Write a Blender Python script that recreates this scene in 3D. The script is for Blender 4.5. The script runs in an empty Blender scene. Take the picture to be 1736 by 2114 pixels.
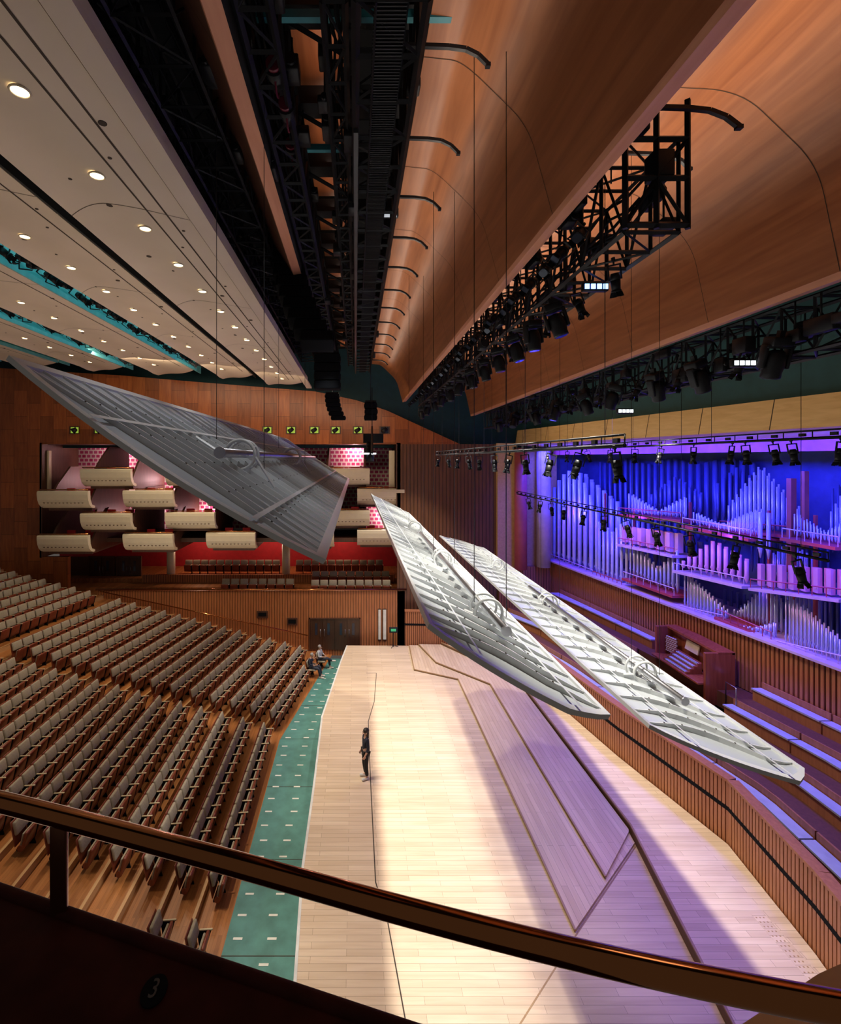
import bpy, bmesh, math, random
from mathutils import Vector, Matrix, Euler
random.seed(7)
sc=bpy.context.scene; C=sc.collection
F=1000.0; CX=734.0; CY=948.0; CH=11.0
def W(px,py,Y): return Vector(((px-CX)*Y/F, Y, CH+(CY-py)*Y/F))
def G(px,py,z): Y=F*(CH-z)/(py-CY); return Vector(((px-CX)*Y/F,Y,z))
ORD=['zeroth','first','second','third','fourth','fifth','sixth','seventh','eighth','ninth','tenth','eleventh','twelfth','thirteenth','fourteenth','fifteenth','sixteenth','seventeenth','eighteenth','nineteenth','twentieth','twenty-first','twenty-second','twenty-third','twenty-fourth','twenty-fifth','twenty-sixth','twenty-seventh','twenty-eighth']
# ---------------- materials
def _base(name):
    m=bpy.data.materials.new(name); m.use_nodes=True; nt=m.node_tree
    return m,nt,nt.nodes['Principled BSDF']
def M(name,col,rough=.5,metal=0,emit=None,es=1,var=.12,vs=3.0):
    m,nt,b=_base(name); N=nt.nodes; L=nt.links
    b.inputs['Roughness'].default_value=rough; b.inputs['Metallic'].default_value=metal
    tc=N.new('ShaderNodeTexCoord'); nz=N.new('ShaderNodeTexNoise'); nz.inputs['Scale'].default_value=vs; nz.inputs['Detail'].default_value=4
    L.new(tc.outputs['Object'],nz.inputs['Vector'])
    r=N.new('ShaderNodeValToRGB'); r.color_ramp.elements[0].position=.3; r.color_ramp.elements[1].position=.7
    r.color_ramp.elements[0].color=(*[c*(1-var) for c in col],1); r.color_ramp.elements[1].color=(*[min(1,c*(1+var)) for c in col],1)
    L.new(nz.outputs['Fac'],r.inputs['Fac']); L.new(r.outputs['Color'],b.inputs['Base Color'])
    if emit: b.inputs['Emission Color'].default_value=(*emit,1); b.inputs['Emission Strength'].default_value=es
    return m
def axes_vec(nt,ax,sc_=(1,1,1)):
    N=nt.nodes; L=nt.links; tc=N.new('ShaderNodeTexCoord'); s=N.new('ShaderNodeSeparateXYZ'); c=N.new('ShaderNodeCombineXYZ')
    L.new(tc.outputs['Object'],s.inputs[0])
    for i,a in enumerate(ax): L.new(s.outputs['XYZ'.index(a)],c.inputs[i])
    mp=N.new('ShaderNodeMapping'); mp.inputs['Scale'].default_value=sc_; L.new(c.outputs[0],mp.inputs[0])
    return mp.outputs[0]
def WOOD(name,c1,c2,ax='XYZ',grain=(1,12,12),rough=.35,brick=None,mortar=None,slat=None,slatdark=.25,bvar=.25):
    m,nt,b=_base(name); N=nt.nodes; L=nt.links; b.inputs['Roughness'].default_value=rough
    v=axes_vec(nt,ax,grain); nz=N.new('ShaderNodeTexNoise'); nz.inputs['Scale'].default_value=1.0; nz.inputs['Detail'].default_value=6; nz.inputs['Distortion'].default_value=.6
    L.new(v,nz.inputs['Vector'])
    r=N.new('ShaderNodeValToRGB'); r.color_ramp.elements[0].position=.3; r.color_ramp.elements[1].position=.7
    r.color_ramp.elements[0].color=(*c1,1); r.color_ramp.elements[1].color=(*c2,1); L.new(nz.outputs['Fac'],r.inputs['Fac'])
    out=r.outputs['Color']
    if brick:
        bt=N.new('ShaderNodeTexBrick'); v2=axes_vec(nt,ax,(1,1,1)); L.new(v2,bt.inputs['Vector'])
        bt.inputs['Scale'].default_value=1; bt.inputs['Brick Width'].default_value=brick[0]; bt.inputs['Row Height'].default_value=brick[1]
        bt.inputs['Mortar Size'].default_value=.006 if mortar is None else mortar
        bt.inputs['Color1'].default_value=(1,1,1,1); k=1-bvar; bt.inputs['Color2'].default_value=(k,k*.97,k*.94,1); bt.inputs['Mortar'].default_value=(.35,.3,.25,1)
        mx=N.new('ShaderNodeMixRGB'); mx.blend_type='MULTIPLY'; mx.inputs[0].default_value=1; L.new(out,mx.inputs[1]); L.new(bt.outputs['Color'],mx.inputs[2]); out=mx.outputs[0]
    if slat:
        v3=axes_vec(nt,ax,(1,1,1)); s=N.new('ShaderNodeSeparateXYZ'); L.new(v3,s.inputs[0])
        mu=N.new('ShaderNodeMath'); mu.operation='DIVIDE'; L.new(s.outputs[1],mu.inputs[0]); mu.inputs[1].default_value=slat
        fr=N.new('ShaderNodeMath'); fr.operation='FRACT'; L.new(mu.outputs[0],fr.inputs[0])
        gt=N.new('ShaderNodeMath'); gt.operation='LESS_THAN'; L.new(fr.outputs[0],gt.inputs[0]); gt.inputs[1].default_value=.28
        mx=N.new('ShaderNodeMixRGB'); mx.blend_type='MULTIPLY'; L.new(gt.outputs[0],mx.inputs[0]); L.new(out,mx.inputs[1]); mx.inputs[2].default_value=(slatdark,slatdark,slatdark,1); out=mx.outputs[0]
    L.new(out,b.inputs['Base Color']); return m
def PATTERN(name,c1,c2,ax,w,h,mo,mc):
    m,nt,b=_base(name); N=nt.nodes; L=nt.links; b.inputs['Roughness'].default_value=.8
    bt=N.new('ShaderNodeTexBrick'); L.new(axes_vec(nt,ax),bt.inputs['Vector']); bt.inputs['Scale'].default_value=1
    bt.inputs['Brick Width'].default_value=w; bt.inputs['Row Height'].default_value=h; bt.inputs['Mortar Size'].default_value=mo
    bt.inputs['Color1'].default_value=(*c1,1); bt.inputs['Color2'].default_value=(*c2,1); bt.inputs['Mortar'].default_value=(*mc,1)
    L.new(bt.outputs['Color'],b.inputs['Base Color']); return m
def dull(m,s=.12): m.node_tree.nodes['Principled BSDF'].inputs['Specular IOR Level'].default_value=s; return m
mBlack=dull(M('black_metal',(.010,.011,.014),.5,.1),.3)
mBlackM=dull(M('black_matt',(.008,.009,.011),.85),.1)
mDark=M('dark_void',(.010,.013,.015),.9)
mTeal=M('teal_paint',(.012,.06,.075),.7)
mTealB=M('teal_steel',(.03,.22,.28),.5)
mTealSlot=M('teal_slot',(.14,.46,.49),.7)
mWhiteC=M('white_plaster_ceiling',(.60,.51,.41),.6,var=.05,vs=.6)
mGap=M('joint_dark',(.05,.035,.025),.9)
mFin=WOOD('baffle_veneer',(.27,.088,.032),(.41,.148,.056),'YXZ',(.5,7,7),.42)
mFinShade=WOOD('baffle_shaded_veneer',(.09,.035,.018),(.12,.045,.025),'YXZ',(.5,7,7),.5)  # same baffle veneer, darkened to stand for the face in shade
mFinLip=WOOD('baffle_lip_veneer',(.55,.23,.13),(.66,.30,.18),'YXZ',(.5,7,7),.45)
mWall=WOOD('wall_teak_veneer',(.28,.068,.015),(.42,.12,.028),'ZXY',(1,9,9),.35,brick=(1.6,.8),mortar=.012,bvar=.4)
mWallDark=WOOD('wall_dark_ribbed',(.12,.052,.026),(.17,.072,.036),'ZXY',(1,9,9),.3,slat=.22,slatdark=.45)
mSlatX=WOOD('slatted_teak_x',(.40,.14,.05),(.55,.21,.08),'ZXY',(1,12,12),.4,slat=.16,slatdark=.35)
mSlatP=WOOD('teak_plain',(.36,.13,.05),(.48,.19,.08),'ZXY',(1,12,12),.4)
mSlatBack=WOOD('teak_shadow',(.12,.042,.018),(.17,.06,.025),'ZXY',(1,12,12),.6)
mYellow=WOOD('ash_veneer',(.55,.34,.14),(.66,.43,.2),'YZX',(.6,8,8),.45)
mStage=WOOD('stage_boards',(.70,.53,.36),(.80,.64,.46),'XYZ',(.6,8,8),.42,brick=(1.6,.16),mortar=.003,bvar=.14)
mRiser=WOOD('riser_boards',(.70,.52,.34),(.80,.63,.44),'YXZ',(.6,8,8),.42,brick=(2.6,.16),mortar=.003,bvar=.12)
mEdge=WOOD('riser_edge_oak',(.34,.20,.09),(.44,.28,.13),'YXZ',(1,12,12),.4)
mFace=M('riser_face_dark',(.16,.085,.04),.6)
mFloor=WOOD('stalls_boards',(.38,.13,.035),(.56,.23,.075),'YXZ',(.5,6,6),.35,brick=(2.2,.09),mortar=.002,bvar=.3)
mNose=WOOD('step_nosing',(.48,.26,.11),(.62,.36,.17),'YXZ',(1,8,8),.4)
mPale=WOOD('pale_parapet_wood',(.55,.30,.15),(.66,.38,.2),'XYZ',(1,8,8),.35)
mGreen=M('turquoise_floor',(.08,.235,.215),.55,var=.2,vs=2.2)
mTape=M('white_tape',(.75,.75,.7),.6)
mSeatG=M('grey_upholstery',(.34,.29,.215),.85,var=.1,vs=20)
mSeatW=WOOD('seat_walnut',(.15,.032,.015),(.24,.055,.026),'ZYX',(2,12,12),.3)
mCream=M('cream_armrest',(.62,.50,.32),.45)
mBoxW=M('balcony_cream_white',(.62,.53,.38),.4,var=.04)
mBrass=M('polished_brass',(.42,.165,.06),.12,1.0,var=.05)
mBronze=M('dark_bronze',(.18,.075,.04),.3,.8)
mPara=dull(M('oxblood_leather',(.055,.011,.008),.6,var=.25,vs=14),.1)
mPat=PATTERN('magenta_lattice',(.50,.03,.14),(.6,.12,.26),'XZY',.32,.27,.045,(.85,.75,.7))
mRed=M('red_wall',(.45,.012,.02),.7)
mPart=WOOD('partition_brown',(.07,.028,.016),(.11,.046,.026),'ZXY',(1,9,9),.5)
mWhite=M('reflector_silver',(.47,.51,.54),.26,.0,var=.08,vs=.8)
mRib=M('reflector_rib_white',(.60,.62,.62),.35,var=.03)
mSteel=M('brushed_steel',(.4,.4,.42),.3,.9)
mGlass=M('lamp_glow_warm',(1,.85,.6),.5,emit=(1,.8,.5),es=6)
mGlowW=M('lamp_glow_white',(1,1,1),.5,emit=(.85,.95,1),es=3)
mGlowB=M('lamp_glow_blue',(.2,.3,1),.5,emit=(.15,.3,1),es=6)
mLens=M('dark_lens',(.04,.05,.08),.08,.2)
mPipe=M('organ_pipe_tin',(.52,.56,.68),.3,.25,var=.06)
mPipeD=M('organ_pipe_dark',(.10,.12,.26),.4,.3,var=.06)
mPipeW=M('organ_pipe_pale_wood',(.66,.36,.40),.5,var=.05)
mPipeBr=M('organ_pipe_red_wood',(.30,.07,.05),.5)
mOrgWall=M('organ_chamber_wall',(.06,.08,.2),.85)  # some of the blue organ lighting is put into this base colour
mOrgShelf=M('organ_ledge_pale',(.58,.45,.55),.5)
mOrgRed=M('organ_rack_red',(.42,.06,.06),.5)
mCush=M('blue_grey_cushion',(.44,.46,.52),.8)
mConsole=WOOD('console_mahogany',(.24,.055,.024),(.35,.09,.04),'ZXY',(1,10,10),.22)
mKeys=PATTERN('keyboard_ivory',(.7,.69,.62),(.7,.69,.62),'YXZ',.05,.4,.012,(.02,.02,.02))
mStop=PATTERN('stop_tabs',(.8,.8,.75),(.75,.75,.7),'YZX',.09,.08,.02,(.2,.06,.03))
mSkin=M('skin',(.55,.32,.23),.5,var=.03)
mHairD=M('dark_hair',(.02,.013,.01),.6)
mHairG=M('grey_hair',(.3,.28,.26),.7)
mNavy=M('navy_top',(.012,.016,.035),.8)
mBlackC=M('black_trousers',(.008,.008,.01),.85)
mPlaid=PATTERN('checked_shirt',(.2,.24,.3),(.1,.13,.18),'XZY',.05,.05,.012,(.6,.62,.64))
mJeans=M('dark_jeans',(.03,.035,.055),.85)
mShoe=M('pale_trainers',(.6,.58,.55),.6)
mDoor=WOOD('dark_door',(.05,.022,.014),(.08,.035,.02),'ZXY',(1,9,9),.3)
mPaneL=M('lit_pane',(.6,.6,.55),.3,emit=(1,.9,.75),es=.12)
mPaneG=M('green_lit_pane',(.3,.5,.1),.3,emit=(.5,.75,.08),es=.4)
mScreen=M('green_screen',(.05,.3,.15),.3,emit=(.1,.8,.3),es=.25)
mMag=M('magenta_pilaster',(.5,.10,.12),.5)
mLil=M('pale_pilaster',(.55,.42,.42),.5)
mChan=M('grey_channel',(.07,.075,.08),.4,.5)
# ---------------- mesh builder
class MB:
    def __init__(s): s.bm=bmesh.new()
    def _mi(s,vs,mi,smooth=False):
        fs=set()
        for v in vs: fs.update(v.link_faces)
        for f in fs: f.material_index=mi; f.smooth=smooth
    def box(s,c,d,rot=None,bev=0,mi=0,seg=2):
        m=Matrix.Translation(Vector(c))
        if rot is not None: m=m@(rot.to_matrix().to_4x4() if isinstance(rot,Euler) else rot)
        m=m@Matrix.Diagonal((d[0],d[1],d[2],1))
        if bev==0:
            r=bmesh.ops.create_cube(s.bm,size=1,matrix=m); s._mi(r['verts'],mi); return s
        t=bmesh.new(); bmesh.ops.create_cube(t,size=1,matrix=m)
        bmesh.ops.bevel(t,geom=t.edges[:],offset=bev,segments=seg,affect='EDGES',profile=.5)
        for f in t.faces: f.material_index=mi; f.smooth=True
        me=bpy.data.meshes.new('t'); t.to_mesh(me); t.free(); s.bm.from_mesh(me); bpy.data.meshes.remove(me); return s
    def bb(s,a,b,mi=0,bev=0):
        a=Vector(a);b=Vector(b); return s.box((a+b)/2,[abs(x) for x in (b-a)],mi=mi,bev=bev)
    def cyl(s,p0,p1,r,r2=None,n=12,mi=0,smooth=True,cap=True):
        p0=Vector(p0);p1=Vector(p1);d=p1-p0
        q=d.to_track_quat('Z','Y').to_matrix().to_4x4()
        m=Matrix.Translation((p0+p1)/2)@q
        rr=bmesh.ops.create_cone(s.bm,cap_ends=cap,segments=n,radius1=r,radius2=r if r2 is None else r2,depth=d.length,matrix=m)
        s._mi(rr['verts'],mi)
        if smooth:
            for v in rr['verts']:
                for f in v.link_faces:
                    if len(f.verts)==4: f.smooth=True
        return s
    def bar(s,p0,p1,w,mi=0): return s.cyl(p0,p1,w*.7,n=4,mi=mi,smooth=False)
    def tube(s,pts,r,n=10,mi=0):
        pts=[Vector(p) for p in pts]; rings=[]
        for i,p in enumerate(pts):
            d=(pts[min(i+1,len(pts)-1)]-pts[max(i-1,0)]).normalized()
            q=d.to_track_quat('Z','Y')
            rings.append([p+q@Vector((r*math.cos(2*math.pi*k/n),r*math.sin(2*math.pi*k/n),0)) for k in range(n)])
        return s.rings(rings,mi)
    def rings(s,rings,mi=0,cap=True,smooth=True):
        vs=[[s.bm.verts.new(p) for p in r] for r in rings]; n=len(rings[0])
        for a,b in zip(vs,vs[1:]):
            for k in range(n):
                f=s.bm.faces.new((a[k],a[(k+1)%n],b[(k+1)%n],b[k])); f.material_index=mi; f.smooth=smooth
        if cap:
            for r in (vs[0][::-1],vs[-1]):
                f=s.bm.faces.new(r); f.material_index=mi
        return s
    def grid(s,rows,mi=0,smooth=True):
        vs=[[s.bm.verts.new(p) for p in r] for r in rows]
        for a,b in zip(vs,vs[1:]):
            for k in range(len(a)-1):
                f=s.bm.faces.new((a[k],a[k+1],b[k+1],b[k])); f.material_index=mi; f.smooth=smooth
        return s
    def poly(s,pts,mi=0):
        f=s.bm.faces.new([s.bm.verts.new(p) for p in pts]); f.material_index=mi; return s
    def extr(s,pts,vec,mi=0,mis=None):
        vec=Vector(vec); a=[s.bm.verts.new(p) for p in pts]; b=[s.bm.verts.new(Vector(p)+vec) for p in pts]
        n=len(a); mis=mi if mis is None else mis
        f=s.bm.faces.new(a[::-1]); f.material_index=mi; f=s.bm.faces.new(b); f.material_index=mi
        for k in range(n):
            f=s.bm.faces.new((a[k],a[(k+1)%n],b[(k+1)%n],b[k])); f.material_index=mis
        return s
    def ring(s,c,R,r,axis='Y',n=24,m=6,mi=0,sq=1.0):
        rows=[]
        c=Vector(c)
        for i in range(n+1):
            a=2*math.pi*i/n; row=[]
            for j in range(m+1):
                b=2*math.pi*j/m; rr=R+r*math.cos(b); h=r*sq*math.sin(b)
                if axis=='Y': row.append(c+Vector((rr*math.cos(a),h,rr*math.sin(a))))
                elif axis=='Z': row.append(c+Vector((rr*math.cos(a),rr*math.sin(a),h)))
                else: row.append(c+Vector((h,rr*math.cos(a),rr*math.sin(a))))
            rows.append(row)
        return s.grid(rows,mi)
    def build(s,name,mats,parent=None,fixn=True):
        if fixn: bmesh.ops.recalc_face_normals(s.bm,faces=s.bm.faces[:])
        o_=Vector((0,0,0)); p=parent
        while p is not None: o_+=p.location; p=p.parent
        if o_.length>0: bmesh.ops.translate(s.bm,verts=s.bm.verts[:],vec=-o_)
        me=bpy.data.meshes.new(name); s.bm.to_mesh(me); s.bm.free()
        if not isinstance(mats,(list,tuple)): mats=[mats]
        for m in mats: me.materials.append(m)
        o=bpy.data.objects.new(name,me); C.objects.link(o)
        if parent is not None: o.parent=parent
        return o
def tag(o,label,cat,group=None):
    o['label']=label; o['category']=cat
    if group: o['group']=group
    return o
def empty(name,loc,label,cat,group=None,rz=0):
    o=bpy.data.objects.new(name,None); C.objects.link(o); o.location=loc; o.rotation_euler=(0,0,rz); o.empty_display_size=.1
    return tag(o,label,cat,group)
def struct(name,mb,mats,parent=None):
    o=mb.build(name,mats,parent)
    if parent is None: o['kind']='structure'
    return o
TREE={}
def reg(o):
    ch=[x for x in o.children]; TREE[o.name]=ch
    for x in ch: reg(x)
def copy_tree(o,parent=None):
    c=o.copy(); C.objects.link(c)
    if parent is not None: c.parent=parent
    for ch in TREE.get(o.name,[]): copy_tree(ch,c)
    return c
def place(proto,first,loc,rot=None,label=None,group=None,scale=1):
    o=proto if first else copy_tree(proto)
    o.location=loc
    if rot is not None: o.rotation_euler=rot
    o.scale=(scale,)*3
    if label: o['label']=label
    if group: o['group']=group
    return o
def roundpoly(pts,frac=.35,n=6):
    out=[Vector(pts[0])]
    for i in range(1,len(pts)-1):
        a,b,c=Vector(pts[i-1]),Vector(pts[i]),Vector(pts[i+1])
        p=b+(a-b)*frac; q=b+(c-b)*frac
        for k in range(n+1):
            t=k/n; out.append((1-t)**2*p+2*t*(1-t)*b+t*t*q)
    out.append(Vector(pts[-1])); return out
# ---------------- camera
cam=bpy.data.cameras.new('camera'); co=bpy.data.objects.new('camera',cam); C.objects.link(co)
co.location=(0,0,CH); co.rotation_euler=(math.radians(90),0,0)
cam.sensor_fit='VERTICAL'; cam.sensor_height=36; cam.lens=36*F/2114; cam.shift_x=134/2114; cam.shift_y=-109/2114
cam.clip_start=.05; cam.clip_end=200; sc.camera=co
sc.view_settings.view_transform='Standard'
# ================= SETTING
E0=-3.22; PIT=.87; STEP=.226
def ex(i,Y): return E0-PIT*i+.2*max(0,Y-20.5)
def ez(i): return -.9+STEP*i
mb=MB(); ys=[6.5,20.5,29.5]
NR=25
for i in range(NR):
    z=ez(i)
    a=[Vector((ex(i,y),y,z)) for y in ys]; b=[Vector((ex(i+1,y),y,z)) for y in ys]
    mb.grid([a,b],0,False)
    if i>0:
        lo=[Vector((ex(i,y),y,ez(i-1))) for y in ys]; mb.grid([lo,a],1,False)
        n2=[Vector((ex(i,y)-.07,y,z+.004)) for y in ys]; n1=[Vector((ex(i,y)+.015,y,z+.004)) for y in ys]; mb.grid([n1,n2],1,False)
struct('floor',mb,[mFloor,mNose])
mb=MB(); mb.poly([(E0,6.5,-.9),(-.4,6.5,-.9),(-.4,28.9,-.9),(E0+1.68,28.9,-.9),(E0,20.5,-.9)],0)
y=8.3
while y<27.6:
    sh=.2*max(0,y-20.5)
    for xx in (-2.9+sh,-2.1+sh*.8):
        j=random.uniform(-.06,.06)
        mb.bb((xx+j-.13,y-.03,-.899),(xx+j+.1,y+.03,-.894),1)
    y+=.62
for yy in (11.6,14.4,17.6,20.6,23.4): mb.bb((E0+.2*max(0,yy-20.5),yy-.01,-.899),(-1.4,yy+.01,-.897),2)
struct('floor',mb,[mGreen,mTape,mGap])
# --- stage platform
CW=[(9.3,7.5),(10.0,10.5),(10.4,13.5),(9.5,17.5),(8.75,22),(7.6,25.6),(5.6,28.4),(2.9,28.6)]
st=empty('stage_platform',(3,16,-.9),'pale timber concert stage platform with a long floor slot, beside turquoise floor','stage')
SF=[(-.5,28.6),(-.78,26.5),(-1.43,20.7),(-1.4,16.6),(-1.42,13),(-1.27,10.2),(-1.1,7)]
pts=[Vector((x,y,-.9)) for x,y in SF]+[Vector((9.1,7,-.9))]+[Vector((x-.06,y-.03,-.9)) for x,y in CW]
mb=MB(); mb.extr(pts,(0,0,.9)); mb.build('deck',mStage,st)
mb=MB()
for (a,b) in zip(SF,SF[1:]):
    mb.extr([(a[0]-.04,a[1],-.05),(a[0]+.03,a[1],-.05),(b[0]+.03,b[1],-.05),(b[0]-.04,b[1],-.05)],(0,0,.056))
mb.build('edge_trim',mTape,st)
def gline(mb,P,z,w=.025,h=.004,mi=0):
    for a,b in zip(P,P[1:]):
        a=Vector((a[0],a[1],z));b=Vector((b[0],b[1],z)); n=(b-a).cross(Vector((0,0,1))).normalized()*w/2
        mb.extr([a-n,b-n,b+n,a+n],(0,0,h),mi)
for L in ([(.55,24.9),(1.07,24.9),(.85,22),(.53,20.3),(.51,16.6),(.52,12.6),(.76,11.55),(.98,9.47),(1.2,7.5)],):
    mb=MB(); gline(mb,L,.0,.028); mb.build('floor_slot',mGap,st)
mb=MB(); gline(mb,[(7.95,13.75),(5.1,11.2),(3.2,9.43),(1.9,8.2)],0,.03); mb.build('floor_joint',mEdge,st)
def riser(lab,P,Q,zb,z,mat,skip):
    r=empty('stage_riser',(P[1][0],15,zb),lab,'stage riser','stage risers')
    mb=MB(); mb.extr([(x,y,zb) for x,y in P+Q],(0,0,z-zb),0); mb.build('deck',mat,r)
    P=P[skip:]
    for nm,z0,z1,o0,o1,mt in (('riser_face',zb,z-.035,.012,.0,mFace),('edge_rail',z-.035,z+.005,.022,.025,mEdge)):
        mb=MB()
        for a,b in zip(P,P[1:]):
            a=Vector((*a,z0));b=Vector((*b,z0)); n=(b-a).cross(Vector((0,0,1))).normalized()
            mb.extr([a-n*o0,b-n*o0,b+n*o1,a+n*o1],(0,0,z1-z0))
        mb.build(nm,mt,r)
riser('pale timber lowest stage riser, its long edge nearest the stage centre',[(7.95,13.8),(5.1,11.25),(5.1,24.1),(3.05,25.2),(3.15,28.45)],[(5.0,28.35),(6.85,25.4),(7.9,22.8),(8.0,14.2)],0,.075,mRiser,1)
riser('timber middle stage riser between the lowest and top risers',[(7.95,14.1),(6.5,12.6),(6.5,23.4),(4.3,25.9),(3.7,28.4)],[(5.0,28.35),(6.85,25.4),(7.9,22.8),(8.0,14.2)],.075,.16,mRiser,1)
cw=[(x-.06,y-.04) for x,y in CW[:7]][::-1]
riser('pale timber top stage riser against the slatted choir wall',[(7.0,8.2),(8.06,14.2),(7.95,22.8),(6.9,25.4),(5.0,28.3)],cw[1:],0,.30,mStage,0)
mb=MB(); mb.bb((9.3,9.7,.30),(9.62,11.4,.303),0)
for k in range(15):
    y=9.75+k*.11
    for j in range(3): mb.bb((9.34+j*.085,y,.3025),(9.37+j*.085,y+.03,.305),1)
tag(mb.build('air_grille',[mStage,mEdge]),'small slotted air grille in the stage floor beside the choir wall','floor grille')
# --- choir front wall (slatted)
def along(P,step):
    out=[];acc=0
    for a,b in zip(P,P[1:]):
        a=Vector(a);b=Vector(b);L=(b-a).length;d=(b-a)/L; t=acc
        while t<L: out.append((a+d*t,d)); t+=step
        acc=t-L
    return out
cwz=2.0
mb=MB(); mbs=MB(); mbk=MB(); mbc=MB()
for a,b in zip(CW,CW[1:]):
    a=Vector((*a,0));b=Vector((*b,0)); d=(b-a).normalized(); n=Vector((d.y,-d.x,0))
    mb.extr([a+n*.03,b+n*.03,b+n*.2,a+n*.2],(0,0,cwz))
    mbk.extr([a-n*.03+Vector((0,0,1.2)),b-n*.03+Vector((0,0,1.2)),b+n*.04+Vector((0,0,1.2)),a+n*.04+Vector((0,0,1.2))],(0,0,.12))
    mbc.extr([a-n*.05+Vector((0,0,cwz)),b-n*.05+Vector((0,0,cwz)),b+n*.25+Vector((0,0,cwz)),a+n*.25+Vector((0,0,cwz))],(0,0,.07))
for p,d in along(CW,.12):
    ang=math.atan2(d.y,d.x); rot=Matrix.Rotation(ang,4,'Z')
    for z0,z1 in ((.0,1.2),(1.32,2.0)):
        mbs.box((p.x,p.y,(z0+z1)/2),(.088,.05,z1-z0),rot)
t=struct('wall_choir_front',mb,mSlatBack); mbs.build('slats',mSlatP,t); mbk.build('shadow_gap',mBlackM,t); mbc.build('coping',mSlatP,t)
def xf(Y):
    P=sorted([(y,x) for x,y in CW[:7]])
    if Y<=P[0][0]: return P[0][1]
    for (a,xa),(b,xb) in zip(P,P[1:]):
        if Y<=b: return xa+(xb-xa)*(Y-a)/(b-a)
    return P[-1][1]
def xo(Y): return 12+(30.2-Y)*.159
ZR=[1.2,1.75,2.3,2.85]
def xr(r,Y): 
    a=xf(Y)+.25; b=xo(Y)-.35; return a+(b-a)*r/4
YS=[8,10.5,12,13.5,15,17.5,20,22,24,25.6,27,28.4]
mb=MB()
for r in range(4):
    mb.grid([[Vector((xr(r,y),y,ZR[r])) for y in YS],[Vector((xr(r+1,y),y,ZR[r])) for y in YS]],0,False)
    if r: mb.grid([[Vector((xr(r,y),y,ZR[r-1])) for y in YS],[Vector((xr(r,y),y,ZR[r])) for y in YS]],0,False)
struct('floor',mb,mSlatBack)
mb=MB(); YB=[8,30.2]
mb.grid([[Vector((xo(y)-.3,y,2.8)) for y in YB],[Vector((xo(y)-.3,y,4.85)) for y in YB]],0,False)
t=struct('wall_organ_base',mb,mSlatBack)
mb=MB()
for k in range(150):
    y=8+k*.148; mb.box((xo(y)-.33,y,3.85),(.05,.1,1.95))
mb.build('slats',mSlatP,t)
mb=MB()
mb.extr([(xo(8)-.55,8,4.85),(xo(8)+2.8,8,4.85),(xo(30.2)+2.8,30.2,4.85),(xo(30.2)-.55,30.2,4.85)],(0,0,.08))
mb.build('ledge',mOrgShelf,t)
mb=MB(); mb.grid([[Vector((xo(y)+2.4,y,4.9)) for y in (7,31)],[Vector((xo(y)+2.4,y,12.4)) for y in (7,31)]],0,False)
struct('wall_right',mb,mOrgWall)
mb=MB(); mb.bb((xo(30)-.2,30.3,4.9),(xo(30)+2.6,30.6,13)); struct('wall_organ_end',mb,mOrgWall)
mb=MB()
def xd(Y): return xo(Y)-2.4
mb.grid([[Vector((xd(y),y,CH+.85)) for y in (6,29.5)],[Vector((xd(y)+.15,y,CH+1.75)) for y in (6,29.5)]],0,False)
mb.grid([[Vector((xd(y),y,CH+.85)) for y in (6,29.5)],[Vector((xd(y)+2.8,y,CH+.65)) for y in (6,29.5)]],0,False)
mb.grid([[Vector((xd(y)+.15,y,CH+1.75)) for y in (6,29.5)],[Vector((xd(y)+3,y,CH+1.8)) for y in (6,29.5)]],0,False)
for k in range(10):
    y=7.0+k*2.4; mb.extr([Vector((xd(y)-.006,y,CH+.85)),Vector((xd(y)-.006,y+.03,CH+.85)),Vector((xd(y)+.144,y+.03,CH+1.75)),Vector((xd(y)+.144,y,CH+1.75))],(.02,0,0),1)
struct('ceiling',mb,[mYellow,mGap])
mb=MB(); mb.grid([[Vector((xo(y)-.3,y,CH+.25)) for y in (6,30)],[Vector((xo(y)-.3,y,CH+.8)) for y in (6,30)]],0,False)
struct('wall_organ_head',mb,mMag)
mb=MB(); mb.grid([[Vector((xd(y)+.6,y,CH+1.5)) for y in (3,30.5)],[Vector((xd(y)+.6,y,CH+7)) for y in (3,30.5)]],0,False)
struct('wall_upper_right',mb,mTeal)
# --- far walls
D=29.5
mb=MB()
def fpoly(L,mi=0,Y=D,th=.3):
    mb.extr([W(a,b,Y) for a,b in L],(0,th,0),mi)
fpoly([(-80,755),(85,765),(85,1240),(-80,1250)])
fpoly([(85,765),(250,775),(400,788),(650,808),(735,826),(800,848),(880,885),(950,917),(85,917)])
fpoly([(85,1150),(140,1150),(140,1240),(85,1240)])
wf=struct('wall_far',mb,mWall)
mb=MB(); mb.bb(W(820,917,D),W(1032,1345,D+.25)); struct('wall_far_ribbed',mb,mWallDark)
mb=MB(); mb.bb(W(1027,915,29.2),W(1062,1190,29.5)); mb.bb(W(1088,930,29.6),W(1145,1180,29.9)); struct('trim_1',mb,mYellow)
mb=MB(); mb.cyl(W(1075,925,28.9),W(1075,1175,28.9),.36,n=20); struct('trim_2',mb,mMag)
mb=MB(); mb.cyl(W(1122,930,29.0),W(1122,1170,29.0),.4,n=20); struct('trim_3',mb,mLil)
mb=MB(); mb.bb(W(1030,1170,29.3),W(1160,1300,29.6)); struct('wall_choir_end',mb,mSlatX)
mb=MB(); mb.bb(W(-80,560,31.6),W(1130,925,31.8)); struct('wall_far_upper',mb,mTeal)
mb=MB(); mb.bb((W(85,0,D).x-.1,D,5),(W(85,0,D).x+.05,D+4,12)); mb.bb((W(820,0,D).x-.05,D,5),(W(820,0,D).x+.2,D+4,12))
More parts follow.
